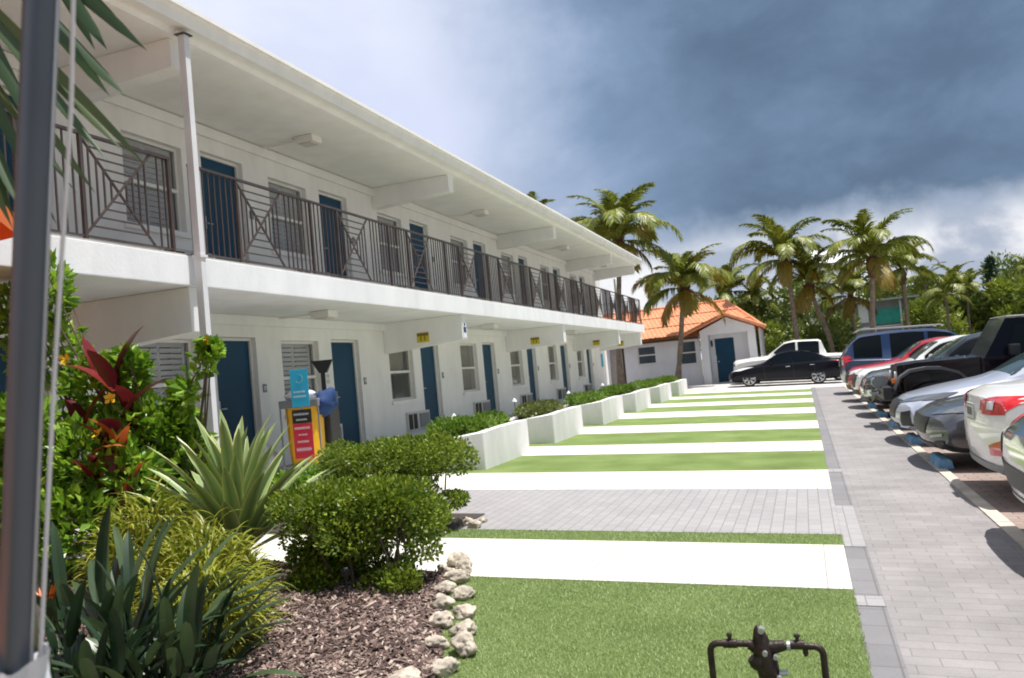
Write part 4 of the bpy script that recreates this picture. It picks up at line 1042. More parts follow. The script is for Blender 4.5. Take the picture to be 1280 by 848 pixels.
RB = [('tail_light', 'R', [(.66, .86), (1.0, .86)], [(.66, 1.16), (1.0, 1.20)], tail_red), ('lamp_insert', 'R', [(.76, .92), (.90, .92)], [(.76, 1.06), (.90, 1.08)], tail_clear), ('rear_bumper', 'R', [(-.9, .42), (.9, .42)], [(-.92, .62), (.92, .62)], steel_l)]
bs, _ = car('long dark blue utility vehicle with roof rails backed towards the path', 'car', suv_spec(5.35, 1.93, 2.02, 1.18, rear=RB, cr=.12, tumble=.28, side=((1.85, 2.85), (2.95, 3.9), (4.15, 4.95)), r=.40, wheels=(.98, 4.1)), 1.02, 28.4, rev=True, paintm=P_blue)
for s in (1, -1):
    b = MB(); b.tube([(2.4, s * .68, 1.97), (2.5, s * .68, 2.0), (4.7, s * .68, 1.99), (4.85, s * .68, 1.90)], .018, 8)
    b.build('roof_rail', steel_l, bs, smooth=True)
ss = sedan_spec(4.8, 1.46, 1.85, hmat=chrome)
F2_ = [('headlight', 'F', [(.48, .62), (.88, .68)], [(.50, .72), (.86, .82)], tail_clear)] + F_SED[1:]
ss['front'] = F2_
car('black saloon standing across the far end of the lawns in front of the outbuilding', 'car', ss, -3.2, 37.65, paintm=P_black, group='cars across the driveway', z=gz(-1))
def pickup(x0, yc):
    sp = dict(L=5.85, W=2.0, boxy=True, tumble=.30, prof=[(0, .45, .85, 1.02), (.10, .38, .98, 1.12), (.8, .36, 1.08, 1.20), (1.45, .36, 1.12, 1.25), (1.6, .36, 1.13, 1.28), (2.35, .36, 1.15, 1.84), (2.8, .36, 1.16, 1.92), (3.85, .36, 1.17, 1.90), (4.02, .36, 1.17, 1.80), (4.12, .36, 1.17, 1.24), (5.75, .42, 1.16, 1.22), (5.85, .5, 1.1, 1.15)],
              wheels=(1.0, 4.65), r=.42, ws=(1.5, 2.4, 3.98, 4.1), side=((1.9, 2.85), (2.95, 3.86)), seams=(1.68, 2.9, 3.92), handles=(2.65, 3.65), front=F_SUV, rear=R_SUV, cf=.18, cr=.06, nf=.04, nr=.0, plz=.75)
    car('white crew cab pickup truck behind the black saloon', 'pickup truck', sp, x0, yc, paintm=P_white, group='cars across the driveway', z=gz(-.5))
pickup(-3.2, 40.6)
car('white car mostly hidden behind the blue utility vehicle', 'car', suv_spec(4.9, 1.85, 1.95, 1.1), 2.3, 43.6, rev=True, paintm=P_white, group='cars across the driveway', z=gz(4))
# wheel stops
SL = ['nearest, at the nose of the dark grey coupe', 'in front of the pale silver saloon', 'below the winch of the boxy off road vehicle', 'in front of the charcoal utility vehicle', 'in front of the half hidden white car', 'in front of the red car', 'beside the blue utility vehicle']
for i, y in enumerate((10.75, 13.3, 15.9, 18.5, 21.1, 23.7, 27.6)):
    b = MB(); P = [(-.085, 0), (-.07, .09), (-.04, .115), (.04, .115), (.07, .09), (.085, 0)]
    r0 = [b.pt((x, 0, z)) for x, z in P]; r1 = [b.pt((x, .75, z)) for x, z in P]
    for k in range(6): j = (k + 1) % 6; b.face((r0[k], r1[k], r1[j], r0[j]))
    b.face(r0); b.face(r1[::-1])
    o = b.build('wheel_stop', stopb, smooth=False, bevel=.008); o.location = (1.43, y, gz(1.46) + .012)
    tag(o, 'worn blue painted concrete wheel stop ' + SL[i], 'wheel stop', 'blue wheel stops along the path')
# ------------------------------------------------------------------ palms and trees
def frond_mesh(name, L, e0, droop, seed, mat, twist=0., nl=58, ll=.31, hang=.6):
    r = random.Random(seed); b = MB(); n = 14; P = []; p = Vector((0, 0, 0)); a = e0
    for i in range(n + 1):
        P.append(p.copy()); p = p + Vector((math.cos(a), 0, math.sin(a))) * (L / n); a -= droop / n * (.5 + 1.3 * i / n)
    b.val = .75; b.tube(P, [.035 * L / 3 * (1 - i / n * .85) for i in range(n + 1)], 5, cap=False)
    for i in range(nl):
        t = .12 + .88 * i / (nl - 1); f = t * n; k = min(int(f), n - 1); c = P[k].lerp(P[k + 1], f - k); d = (P[k + 1] - P[k]).normalized()
        up = Vector((0, 1, 0)).cross(d).normalized() * -1
        if up.z < 0 and abs(d.z) < .9: up = -up
        prof = math.sin(math.pi * min(1, (t * .82 + .14))) ** .6
        for s in (1, -1):
            if r.random() < .06: continue
            l = L * ll * prof * r.uniform(.8, 1.12); o1 = (Vector((0, s, 0)) * .8 + d * (.55 + .5 * t) + up * .28 * (1 - hang) + Vector((r.gauss(0, .08), r.gauss(0, .08), r.gauss(0, .08)))).normalized()
            g = Vector((0, 0, -1)); q1 = c + o1 * l * .45 + g * l * .10 * hang; q2 = c + o1 * l * .82 + g * l * (.42 + .25 * r.random()) * hang
            w = .021 * L / 3 * 2.0; wv = d.cross(o1).cross(o1).normalized() * w if d.cross(o1).length > .01 else Vector((w, 0, 0))
            b.val = min(1, max(0, r.gauss(.42, .22)))
            a0, a1 = b.pt(c - wv * .6), b.pt(c + wv * .6); m0, m1 = b.pt(q1 - wv), b.pt(q1 + wv); e = b.pt(q2)
            b.face((a0, a1, m1, m0)); b.face((m0, m1, e))
    me = bpy.data.meshes.new(name); me.from_pydata(b.v, [], b.f); me.materials.append(mat)
    at = me.attributes.new('leafv', 'FLOAT', 'POINT'); at.data.foreach_set('value', b.a); me.update(); return me
FM_UP = [frond_mesh('frond_mesh', 3.1, R(78), R(78), s, palm_l, hang=.5) for s in (1, 2)]
FM_MID = [frond_mesh('frond_mesh', 3.1, R(50), R(112), s, palm_l, hang=.75) for s in (3, 4, 5)]
FM_LOW = [frond_mesh('frond_mesh', 2.9, R(8), R(80), s, palm_l, hang=1.) for s in (6, 7)]
FM_OLD = [frond_mesh('frond_mesh', 2.5, R(-15), R(65), s, palm_y, hang=1.) for s in (8, 9)]
def palm(x, y, h, label, sc=1., lean=(0, 0), seed=0, nf=22, tr=.13, boots=True, z0=None, old=3):
    r = random.Random(seed); z0 = gz(x) if z0 is None else z0; root = empty('palm_tree', (x, y, z0), label=label, cat='palm tree', group='palm trees around the driveway')
    b = MB(); P = []; n = 14
    for i in range(n + 1): t = i / n; P.append((lean[0] * t ** 1.6 + .05 * math.sin(t * 6 + seed), lean[1] * t ** 1.6, -.15 + (h + .15) * t))
    b.tube(P, [tr * (1.5 - .9 * min(1, i / n * 3) if i < 5 else .95 - .25 * i / n) for i in range(n + 1)], 10); tk = b.build('trunk', barkm, root, smooth=True)
    if boots:
        b = MB(); c = Vector(P[-1])
        for k in range(34):
            a = r.uniform(0, 6.28); zz = r.uniform(-.85, .15) * sc; rr = tr * 1.0
            p = c + Vector((math.cos(a) * rr, math.sin(a) * rr, zz)); q = c + Vector((math.cos(a) * rr * 2.1, math.sin(a) * rr * 2.1, zz + r.uniform(.12, .3)))
            b.bar(p, q, .07, .03)
        b.lathe([(tr * .9, -.95 * sc), (tr * 1.7, -.5 * sc), (tr * 1.8, -.1), (tr * 1.1, .2)], 10, c=c); b.build('boots', barkd, root)
    c = Vector(P[-1]) + Vector((0, 0, .1))
    for k in range(nf):
        t = k / nf; pool = FM_UP if t < .36 else FM_MID if t < .76 else FM_LOW
        if k >= nf - old: pool = FM_OLD
        f = bpy.data.objects.new('frond', pool[r.randrange(len(pool))]); COL.objects.link(f); f.parent = root; f.location = c
        f.rotation_euler = (r.gauss(0, .12), r.gauss(0, .09), k * 2.399 + r.gauss(0, .2)); s = sc * r.uniform(.82, 1.12); f.scale = (s, s, s)
    return root
palm(-8.2, 38.6, 6.95, 'tall palm behind the far end of the motel roof', sc=1.06, lean=(.5, 0), seed=3, nf=32, tr=.15)
palm(-5.75, 40.2, 4.55, 'short leaning palm in front of the tiled outbuilding', sc=.95, lean=(.75, 0), seed=5, nf=24, tr=.15)
palm(-.1, 46.5, 6.2, 'tall palm rising behind the white pickup truck', sc=1.05, lean=(-.35, 0), seed=9, nf=24, tr=.15)
palm(1.6, 47.5, 4.9, 'shorter drooping palm right of the tall palm behind the pickup', sc=.85, lean=(-.9, 0), seed=12, nf=17, tr=.15)
palm(3.5, 46.5, 5.9, 'full crowned palm above the blue utility vehicle', sc=1.05, lean=(.3, 0), seed=15, nf=26, tr=.17)
palm(2.9, 52, 4.3, 'shaded palm between the two tallest driveway palms', sc=.95, lean=(.1, 0), seed=18, nf=18, tr=.13)
palm(5.9, 52, 5.6, 'dark palm to the right of the full crowned one', sc=.8, lean=(-.2, 0), seed=21, nf=18, tr=.15, old=1)
palm(-4.2, 55, 5.3, 'low palm showing above the outbuilding porch', sc=.95, lean=(.1, 0), seed=24, nf=18, tr=.15, old=1)
palm(-14.0, 43, 8.75, 'palm whose frond tip shows above the motel roof edge', sc=.9, lean=(.5, 0), seed=27, nf=18, tr=.15)
def tree(x, y, h, w, label, seed, mat=far_l, name='tree', n=2600, sz=.34, cone=False, group='trees beyond the driveway', trunkh=.35, base=None):
    r = random.Random(seed); root = empty(name, (x, y, gz(x)), label=label, cat='tree' if name != 'bush' else 'bush', group=group)
    b = MB(); hh = h * trunkh
    if name != 'bush' or True:
        b.tube([(0, 0, -.1), (.05, 0, hh), (0, .05, h * .75)], [w * .05 + .05, w * .04 + .03, .03], 7)
        for k in range(6):
            a = r.uniform(0, 6.28); z = hh * r.uniform(.7, 1.6); b.tube([(0, 0, z), (math.cos(a) * w * .3, math.sin(a) * w * .3, z + h * .2)], [.06, .02], 5)
    b.build('trunk', trunkg, root)
    b = MB()
    if cone:
        nt = 15
        for k in range(nt):
            t = k / nt; z = h * (.12 + .86 * t); rad = w * (1 - t) ** .9 + .1
            for j in range(max(5, int(13 * (1 - t)))):
                a = r.uniform(0, 6.28); leafcluster(b, r, (math.cos(a) * rad * .55, math.sin(a) * rad * .55, z + .1), (rad * .5, rad * .5, h * .035), int(n / nt / 9), sz, .4, shell=.2)
    else:
        K = 11
        for k in range(K):
            a = r.uniform(0, 6.28); q = r.uniform(.2, .75); z = hh + (h - hh) * r.uniform(.15, .85); s = r.uniform(.28, .5)
            leafcluster(b, r, (math.cos(a) * w * q, math.sin(a) * w * q, z), (w * s, w * s, (h - hh) * s * .6), n // K, sz, .5, shell=.6)
    b.build('crown', mat, root, attr=True)
TR = [(-2.2, 50, 3.6, 2.0, far_l2, 'bush', 'light green bush right of the outbuilding porch'), (-.8, 49, 1.9, 1.0, far_l2, 'bush', 'small yellow green bush behind the pickup bonnet'),
      (.9, 52, 3.4, 1.8, far_l, 'bush', 'dark green bush behind the pickup cab'), (-4.5, 58, 5.4, 3.2, far_l, 'tree', 'dense green tree above the outbuilding ridge'),
      (-.9, 58, 6.0, 3.0, far_l, 'tree', 'broad tree behind the tall palm'), (2.3, 57, 3.6, 1.6, far_l, 'bush', 'dark bush under the shaded palm'),
      (8.0, 60, 4.6, 2.2, far_l2, 'tree', 'light green tree right of the teal fronted building'), (10.2, 66, 5.0, 2.6, far_l2, 'tree', 'bright bushy tree over the blue vehicle'),
      (12.2, 66, 4.6, 2.5, far_l, 'tree', 'mid green tree above the off road vehicle'), (14.6, 64, 5.2, 2.7, far_l2, 'tree', 'yellowish tree above the off road vehicle roof'),
      (17.2, 70, 6.0, 3.0, far_l, 'tree', 'tree at the right edge of the picture'), (19.5, 66, 5.2, 3.0, far_l2, 'tree', 'bright tree farthest right'),
      (9.0, 80, 8.0, 3.0, far_l, 'tree', 'taller tree behind the light green tree'), (12.5, 86, 8.2, 3.4, far_l, 'tree', 'distant tall tree left of the dark conifer'), (19.0, 88, 8.4, 4.0, far_l, 'tree', 'distant tall tree right of the dark conifer'),
      (23.5, 84, 7.6, 4.0, far_l, 'tree', 'distant spreading tree beyond the right edge'), (6.0, 78, 7.0, 3.2, far_l, 'tree', 'distant tree behind the teal fronted building'),
      (1.2, 76, 7.2, 3.4, far_l, 'tree', 'distant tree behind the white roof'), (-3.6, 74, 7.0, 3.6, far_l, 'tree', 'distant tree left of the white roof'), (-9.5, 62, 4.0, 3.0, far_l, 'tree', 'tree hidden behind the outbuilding')]
for i, (x, y, h, w, m, nm, lb) in enumerate(TR): tree(x, y, h, w, lb, 100 + i, m, nm, n=3200 if nm == 'tree' else 2200, sz=.30 if y < 62 else .42, trunkh=.25 if nm == 'tree' else .05)
tree(15.3, 78, 8.1, 1.5, 'dark pointed conifer standing above the tree line', 301, pine_l, 'pine_tree', 2600, .4, True)
tree(13.1, 80, 7.6, 1.1, 'thin dark conifer left of the larger one', 302, pine_l, 'pine_tree', 1500, .36, True)
for i, (x, y, h, lb) in enumerate([(9.6, 72, 6.0, 'small distant palm left in the tree line'), (12.0, 74, 6.0, 'distant palm near the middle of the tree line'), (17.6, 76, 6.2, 'distant palm near the right edge'), (19.4, 74, 5.2, 'round headed distant palm at the right edge'), (11.0, 64, 4.6, 'low palm in front of the bushy tree over the blue vehicle'), (15.9, 62, 4.7, 'low palm in front of the trees over the boxy off road vehicle'), (8.6, 57, 4.2, 'low palm just right of the teal fronted building'), (-2.6, 56, 4.6, 'palm among the bushes right of the outbuilding roof')]):
    palm(x, y, h, lb, sc=.7, seed=60 + i, nf=15, tr=.12, boots=False, old=0)
# building with teal front, roof behind the palms
bd = empty('distant_building', (6, 62, gz(6)), label='distant grey building with teal panels and a white hipped roof behind the palms', cat='building')
IB = Matrix.Translation((-6, -62, -gz(6)))
def bp_(b, nm, m, par=None):
    o = b.build(nm, m); o.parent = par or bd; o.matrix_parent_inverse = IB; return o
b = MB(); b.box(1.6, 9.2, 62, 69, -.4, 4.3); wl = bp_(b, 'wall', simple('grey siding', (.30, .32, .33), .8, noise=.1, scale=2))
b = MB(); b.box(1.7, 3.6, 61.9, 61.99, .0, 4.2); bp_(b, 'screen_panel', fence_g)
b = MB(); b.box(4.9, 7.5, 61.86, 61.99, 2.7, 3.75); bp_(b, 'teal_panel', teal)
b = MB(); b.box(3.9, 4.5, 61.9, 61.98, 2.9, 4.2); b.box(7.75, 8.1, 61.8, 61.98, 1.5, 4.2); bp_(b, 'white_panel', whitep)
for (a, c) in ((4.75, 4.9), (6.5, 6.6), (7.5, 7.7)):
    b = MB(); b.box(a, c, 61.7, 61.85, 0, 4.25); bp_(b, 'post', trim)
b = MB(); b.box(3.7, 7.75, 61.75, 61.85, 2.5, 2.6); bp_(b, 'balcony_rail', trim)
b = MB(); b.box(1.2, 9.6, 61.4, 69.4, 4.3, 4.42); bp_(b, 'eave', simple('grey eave', (.4, .41, .42), .7))
b = MB(); P = [(.4, 70, 8.1), (4.6, 70, 8.1), (4.6, 76, 8.1), (.4, 76, 8.1), (1.5, 72.6, 9.6), (3.4, 72.6, 9.6), (3.4, 73.5, 9.6), (1.5, 73.5, 9.6)]
q = [b.pt(p) for p in P]
for f in ((0, 1, 5, 4), (1, 2, 6, 5), (2, 3, 7, 6), (3, 0, 4, 7), (4, 5, 6, 7), (3, 2, 1, 0)): b.face([q[k] for k in f])
rf2 = b.build('roof', whitep); bd2 = empty('distant_house', (2.3, 73, gz(2.3)), label='distant house whose bright white roof shows between the palm crowns', cat='house')
rf2.parent = bd2; rf2.matrix_parent_inverse = Matrix.Translation((-2.3, -73, -gz(2.3)))
b = MB(); b.box(.9, 4.1, 70.6, 75.4, -.4, 8.05); w2 = b.build('wall', shedw); w2.parent = bd2; w2.matrix_parent_inverse = Matrix.Translation((-2.3, -73, -gz(2.3)))
b = MB(); b.box(1.8, 2.6, 70.5, 70.59, 5.0, 6.3); w2 = b.build('window', carglass); w2.parent = bd2; w2.matrix_parent_inverse = Matrix.Translation((-2.3, -73, -gz(2.3)))

# ------------------------------------------------------------------ near planting
def blade(b, base, tip, w, bend, nseg=7, fold=.25, stripes=False, tipn=.9, up=None):
    """strap leaf from base to tip, arched by bend, folded along its midrib"""
    base, tip = Vector(base), Vector(tip); d = tip - base; L = d.length; prev = None
    side = d.cross(Vector((0, 0, 1)))
    if side.length < 1e-3: side = Vector((1, 0, 0))
    side.normalize(); nrm = side.cross(d).normalized()
    if nrm.z < 0: nrm = -nrm
    if up is not None: side, nrm = up, up.cross(d).normalized()
    cols = (-1, -.62, 0, .62, 1) if stripes else (-1, 0, 1)
    vs = (1., .58, .25, .55, 1.) if stripes else None; v0 = b.val
    for i in range(nseg + 1):
        t = i / nseg; c = base + d * t + nrm * bend * L * 4 * t * (1 - t); ww = w * min(1, .45 + 2.2 * t) * (1 - t ** 3.2) ** tipn
        row = []
        for k, cc in enumerate(cols):
            if stripes: b.val = min(1, max(0, vs[k] * .8 + .1 * v0))
            row.append(b.pt(c + side * cc * ww + nrm * abs(cc) * ww * fold))
        if prev:
            for k in range(len(cols) - 1): b.face((prev[k], prev[k + 1], row[k + 1], row[k]))
        prev = row
    b.val = v0
def setloc(b, name, mat, parent, **k): return b.build(name, mat, parent, attr=True, **k)

# box-like hedges
def hedge(cx, cy, sx, sy, sz, seed, label, n):
    n = int(n * 1.5)
    r = random.Random(seed); root = empty('hedge_shrub', (cx, cy, gz(cx)), label=label, cat='shrub', group='clipped leafy hedge shrubs')
    b = MB()
    for k in range(26):
        px, py = r.uniform(-.78, .78) * sx, r.uniform(-.72, .72) * sy; z = sz * (r.uniform(.42, .84) if k % 2 else r.uniform(.78, .85))
        leafcluster(b, r, (px, py, z), (.22, .20, .14), n // 26, .036, .62, up=.5, shell=.5)
    for k in range(20):
        px, py = r.uniform(-.85, .85) * sx, r.uniform(-.7, .7) * sy
        leafcluster(b, r, (px, py, sz * r.uniform(.10, .42)), (.14, .14, .08), n // 42, .036, .6)
    setloc(b, 'foliage', hedge_l, root)
    s = MB()
    for k in range(22):
        a = (r.uniform(-.6, .6) * sx, r.uniform(-.6, .6) * sy, -.02); c = (a[0] + r.gauss(0, .12), a[1] + r.gauss(0, .1), sz * .75)
        s.tube([a, ((a[0] + c[0]) / 2 + r.gauss(0, .03), (a[1] + c[1]) / 2, sz * .35), c], [.012, .009, .005], 5)
    s.build('stem', twig, root)
hedge(-2.98, 5.08, .50, .38, .76, 5, 'nearer clipped leafy hedge shrub beside the mulch and rocks', 11000)
hedge(-3.80, 7.08, .77, .36, .88, 6, 'farther and longer clipped hedge shrub beside the grey pavers', 13000)
# yellow-green small croton at the left end of the rear hedge
def leafy(name, label, cat, loc, blobs, n, sz, mat, seed, asp=.5, stem_pts=None, flowers=0, group=None, shell=.5):
    r = random.Random(seed); root = empty(name, loc, label=label, cat=cat, group=group); b = MB()
    for (c, s) in blobs: leafcluster(b, r, c, s, n, sz, asp, up=.45, shell=shell)
    setloc(b, 'foliage', mat, root); st = MB()
    for (c, s) in blobs:
        for k in range(5): st.tube([(r.gauss(0, .05), r.gauss(0, .05), -.05), (c[0] * .5 + r.gauss(0, .06), c[1] * .5, c[2] * .5), (c[0] + r.gauss(0, .5) * s[0], c[1] + r.gauss(0, .5) * s[1], c[2] + s[2] * .4)], [.014, .010, .004], 5)
    st.build('stem', twig, root)
    return root, r
leafy('croton_shrub', 'yellow green croton tips between the cleaning cart and the rear hedge', 'shrub', (-4.75, 7.25, gz(-4.7)), [((0, 0, .42), (.26, .2, .20)), ((.35, .1, .55), (.16, .14, .14)), ((-.45, .1, .35), (.25, .2, .18))], 700, .06, hib_l, 31, .5)
# hibiscus: tall mass by the pole and a branch towards the column
HB = [((-1.15, -.1, 2.40), (.20, .18, .36)), ((-1.3, 0, 1.9), (.40, .25, .30)), ((-.72, 0, 1.55), (.36, .25, .26)), ((-.42, 0, 1.65), (.16, .15, .18)), ((-.25, 0, 1.15), (.32, .25, .26)), ((0, .05, 1.12), (.18, .2, .16)), ((.05, .1, .85), (.26, .22, .28)), ((.05, .1, 1.42), (.03, .03, .04)), ((.38, .1, 1.76), (.03, .03, .03)), ((-.7, 0, 1.05), (.5, .28, .40)), ((-.2, 0, .55), (.4, .25, .30)), ((-1.4, 0, .9), (.5, .3, .5)), ((-1.6, 0, 2.25), (.25, .2, .3)), ((-.95, -.55, 1.25), (.28, .2, .26)), ((-.45, -.5, .95), (.34, .22, .30)), ((-1.0, -.5, .75), (.4, .22, .35)), ((-.1, -.4, .75), (.28, .2, .3)), ((-.85, -.75, .55), (.45, .25, .35)), ((-1.35, -.8, .5), (.4, .25, .4)), ((-.35, -.7, .45), (.4, .25, .3)), ((-1.3, -.6, 1.2), (.3, .25, .35))]
hib, r = leafy('hibiscus_shrub', 'tall bright green flowering shrub with small yellow blooms behind the dark pole', 'shrub', (-5.05, 5.6, gz(-5.05)), HB, 400, .10, hib_l, 41, .62, shell=.4)
def flower(par, p, mat, s, r, name='flower'):
    b = MB(); p = Vector(p)
    d0 = Vector((r.gauss(.3, .5), -1, r.gauss(.2, .4))).normalized(); x = d0.cross(Vector((0, 0, 1))).normalized(); y = x.cross(d0)
    for k in range(5):
        a = k * 1.2566 + r.random(); u = x * math.cos(a) + y * math.sin(a); v = x * math.cos(a + 1.57) + y * math.sin(a + 1.57)
        q = [p, p + u * s * .6 + v * s * .35 + d0 * s * .2, p + u * s + d0 * s * .35, p + u * s * .6 - v * s * .35 + d0 * s * .2]; b.quad(*q)
    b.tube([p, p + d0 * s * .8], s * .06, 6); return b.build(name, mat, par)
b = MB()
for k in range(46):
    t = r.random(); c_ = Vector((0, .05, 1.25)).lerp(Vector((.42, .05, 1.78)), t) + Vector((r.gauss(0, .06), r.gauss(0, .04), r.gauss(0, .05))); leafcluster(b, r, c_, (.02, .02, .02), 3, .11, .6, shell=0.)
setloc(b, 'sprig', hib_l, hib); b = MB(); b.tube([(-.1, .05, 1.0), (0, .05, 1.25), (.25, .05, 1.55), (.42, .05, 1.76)], [.010, .008, .006, .004], 6); b.build('stem', twig, hib)
for (x, y, z) in ((-.98, -.34, 2.12), (-1.05, -.30, 2.42), (.44, .02, 1.83), (-.95, -.36, 2.0), (-1.55, -.3, 2.6), (-.25, -.36, 1.42), (-.86, -.5, 1.86), (-.6, -.45, 1.78), (-.2, -.55, 1.15), (-1.12, -.4, 2.25)): flower(hib, (x, y, z), flow_y, .055, r)
# red ti plants
def ti(loc, leaves, seed, label, mats, wmul=1.):
    r = random.Random(seed); root = empty('ti_plant', loc, label=label, cat='plant', group='red leaved plants'); 
    st = MB(); hgt = max(l[2] for l in leaves) * .6; st.tube([(0, 0, -.05), (.03, 0, hgt * .5), (0, .02, hgt)], [.03, .025, .018], 7); st.build('stem', twig, root)
    for i, (dx_, dy_, dz_, base, w) in enumerate(leaves):
        b = MB(); b.val = r.random(); q_ = Vector((r.gauss(0, .12), r.gauss(0, .08), 0)); blade(b, Vector((0, 0, base)) + q_, Vector((dx_, dy_, dz_)) + q_, w * wmul, r.uniform(.03, .2), 8, r.uniform(.1, .35), tipn=.75); setloc(b, 'leaf', mats[i % len(mats)], root, smooth=True)
tl = []
r = random.Random(77)
for k in range(9):
    a = r.uniform(0, 6.28); e = r.uniform(.45, 1.3); L = r.uniform(.40, .62); bz = r.uniform(.95, 1.62); tl.append((math.cos(a) * math.cos(e) * L, math.sin(a) * math.cos(e) * L, bz + math.sin(e) * L, bz, r.uniform(.07, .105)))
ti((-5.42, 5.38, gz(-5.3)), tl, 1, 'tall dark red leaved plant in front of the flowering shrub', [ti_l, ti_l, ti_l, ti_l, ti_o])
tl = []
for k in range(16):
    a = r.uniform(0, 6.28); e = r.uniform(.0, 1.0); L = r.uniform(.3, .5); bz = r.uniform(.55, 1.05); tl.append((math.cos(a) * math.cos(e) * L, math.sin(a) * math.cos(e) * L, bz + math.sin(e) * L, bz, r.uniform(.035, .06)))
ti((-5.25, 5.1, gz(-5.0)), tl, 2, 'lower orange and red leaved plant beside the dark pole', [ti_o, ti_l])
# variegated agave rosette
r = random.Random(9); ag = empty('agave_plant', (-4.05, 5.1, gz(-4)), label='large rosette of green and cream striped sword leaves before the blue door', cat='plant')
for k in range(66):
    t = k / 66; a = k * 2.399 + r.gauss(0, .1); e = lerp(1.42, .30, t ** .9) + r.gauss(0, .06); L = r.uniform(.80, 1.0) * (.86 if t > .8 else 1)
    b = MB(); b.val = r.random(); base = Vector((math.cos(a) * .06, math.sin(a) * .06, .22 + .12 * (1 - t)))
    tip = base + Vector((math.cos(a) * math.cos(e), math.sin(a) * math.cos(e), math.sin(e))) * L
    blade(b, base, tip, .057, .05 * (1 - t) + .03, 9, .45, stripes=True, tipn=.75); setloc(b, 'leaf', agave_l, ag, smooth=True, angle=180)
b = MB(); b.lathe([(.09, -.1), (.10, .15), (.05, .32)], 12); b.build('stem', barkm, ag)
# strappy yellow-green clumps
def strappy(loc, n, L, w, label, seed, spread=.25, mat=grassy_l):
    r = random.Random(seed); root = empty('strappy_plant', loc, label=label, cat='plant', group='strappy yellow green plants'); b = MB()
    for k in range(n):
        a = r.uniform(0, 6.28); rr = spread * math.sqrt(r.random()); base = Vector((math.cos(a) * rr, math.sin(a) * rr, r.uniform(.0, 1.) ** .8 * L * 1.35 * (1 - .55 * (rr / spread) ** 2)))
        a2 = a + r.gauss(0, .8); e = r.uniform(.05, 1.25); l = r.uniform(.12, .26); d = Vector((math.cos(a2) * math.cos(e), math.sin(a2) * math.cos(e), math.sin(e)))
        b.val = r.random(); blade(b, base, base + d * l - Vector((0, 0, .05)), w * r.uniform(.6, 1.2), .22, 5, .2)
    setloc(b, 'foliage', mat, root); s = MB()
    for k in range(12): a = r.uniform(0, 6.28); q = spread * .7 * r.random(); s.tube([(math.cos(a) * q * .5, math.sin(a) * q * .5, -.03), (math.cos(a) * q, math.sin(a) * q, .8 * L)], [.008, .004], 5)
    s.build('stem', twig, root)
strappy((-3.42, 3.98, gz(-3.42) + .03), 1500, .46, .009, 'mound of narrow yellow green leaves between the agave and the mulch', 3, .33)
strappy((-4.05, 4.25, gz(-4.0) + .03), 1500, .56, .009, 'taller clump of narrow yellow green leaves left of the agave', 4, .36)
strappy((-3.12, 3.62, gz(-3.15) + .03), 900, .36, .008, 'lowest clump of narrow leaves spilling over the mulch', 5, .26)
# bird of paradise
def strel(loc, n, seed, label, Ls=(.55, 1.0)):
    r = random.Random(seed); root = empty('strelitzia_plant', loc, label=label, cat='plant', group='bird of paradise plants')
    for k in range(n):
        a = r.uniform(0, 6.28); e = r.uniform(.35, 1.35); L = r.uniform(*Ls); b = MB(); b.val = r.random()
        base = Vector((math.cos(a) * .08, math.sin(a) * .08, .0)); d = Vector((math.cos(a) * math.cos(e), math.sin(a) * math.cos(e), math.sin(e)))
        mid = base + d * L * .58; b.tube([base, base.lerp(mid, .5) + Vector((0, 0, .02)), mid], [.008, .007, .005], 6, cap=False)
        d2 = (d + Vector((r.gauss(0, .2), r.gauss(0, .2), r.gauss(-.1, .2)))).normalized()
        blade(b, mid - d2 * .01, mid + d2 * L * .52, .029, .06, 9, .4, tipn=.6); setloc(b, 'leaf', strel_l, root, smooth=True)
    return root, r
s1, r = strel((-3.28, 3.05, gz(-3.3) + .03), 66, 1, 'dark grey green paddle leaved plant with an orange bloom at the foot of the pole', (.42, .90))
s2, _ = strel((-2.85, 3.0, gz(-2.85) + .03), 64, 2, 'lower paddle leaved plant leaning over the mulch', (.35, .72))
s3, _ = strel((-2.95, 2.65, gz(-2.95) + .03), 50, 4, 'short paddle leaved plant at the bottom edge of the picture', (.3, .62))
b = MB(); c = Vector((.02, -.30, .56))
b.tube([(0, 0, 0), (.02, -.2, .40), (.0, -.30, .56)], [.008, .007, .006], 6); b.build('flower_stalk', strel_l, s1)
b = MB(); blade(b, c, c + Vector((.13, -.02, .02)), .012, .02, 5, .6); b.build('flower_beak', ti_l, s1)
b = MB()
for k in range(6): blade(b, c + Vector((.015 * k, 0, .0)), c + Vector((-.06 + .035 * k, r.gauss(0, .02), .06 + .02 * r.random())), .009, .0, 4, .3)
b.build('flower', flow_o, s1)
# black path light stake in the mulch
pl_ = empty('path_light', (-2.93, 4.72, bedz(-2.93, 4.72)), label='small black garden spike light in the mulch below the hedge', cat='light')
b = MB(); b.tube([(0, 0, -.05), (0, 0, .13)], .008, 8); b.build('spike', darkm, pl_)
b = MB(); b.lathe([(.012, .12), (.03, .14), (.034, .17), (.015, .185)], 12); b.build('lamp_head', darkm, pl_)

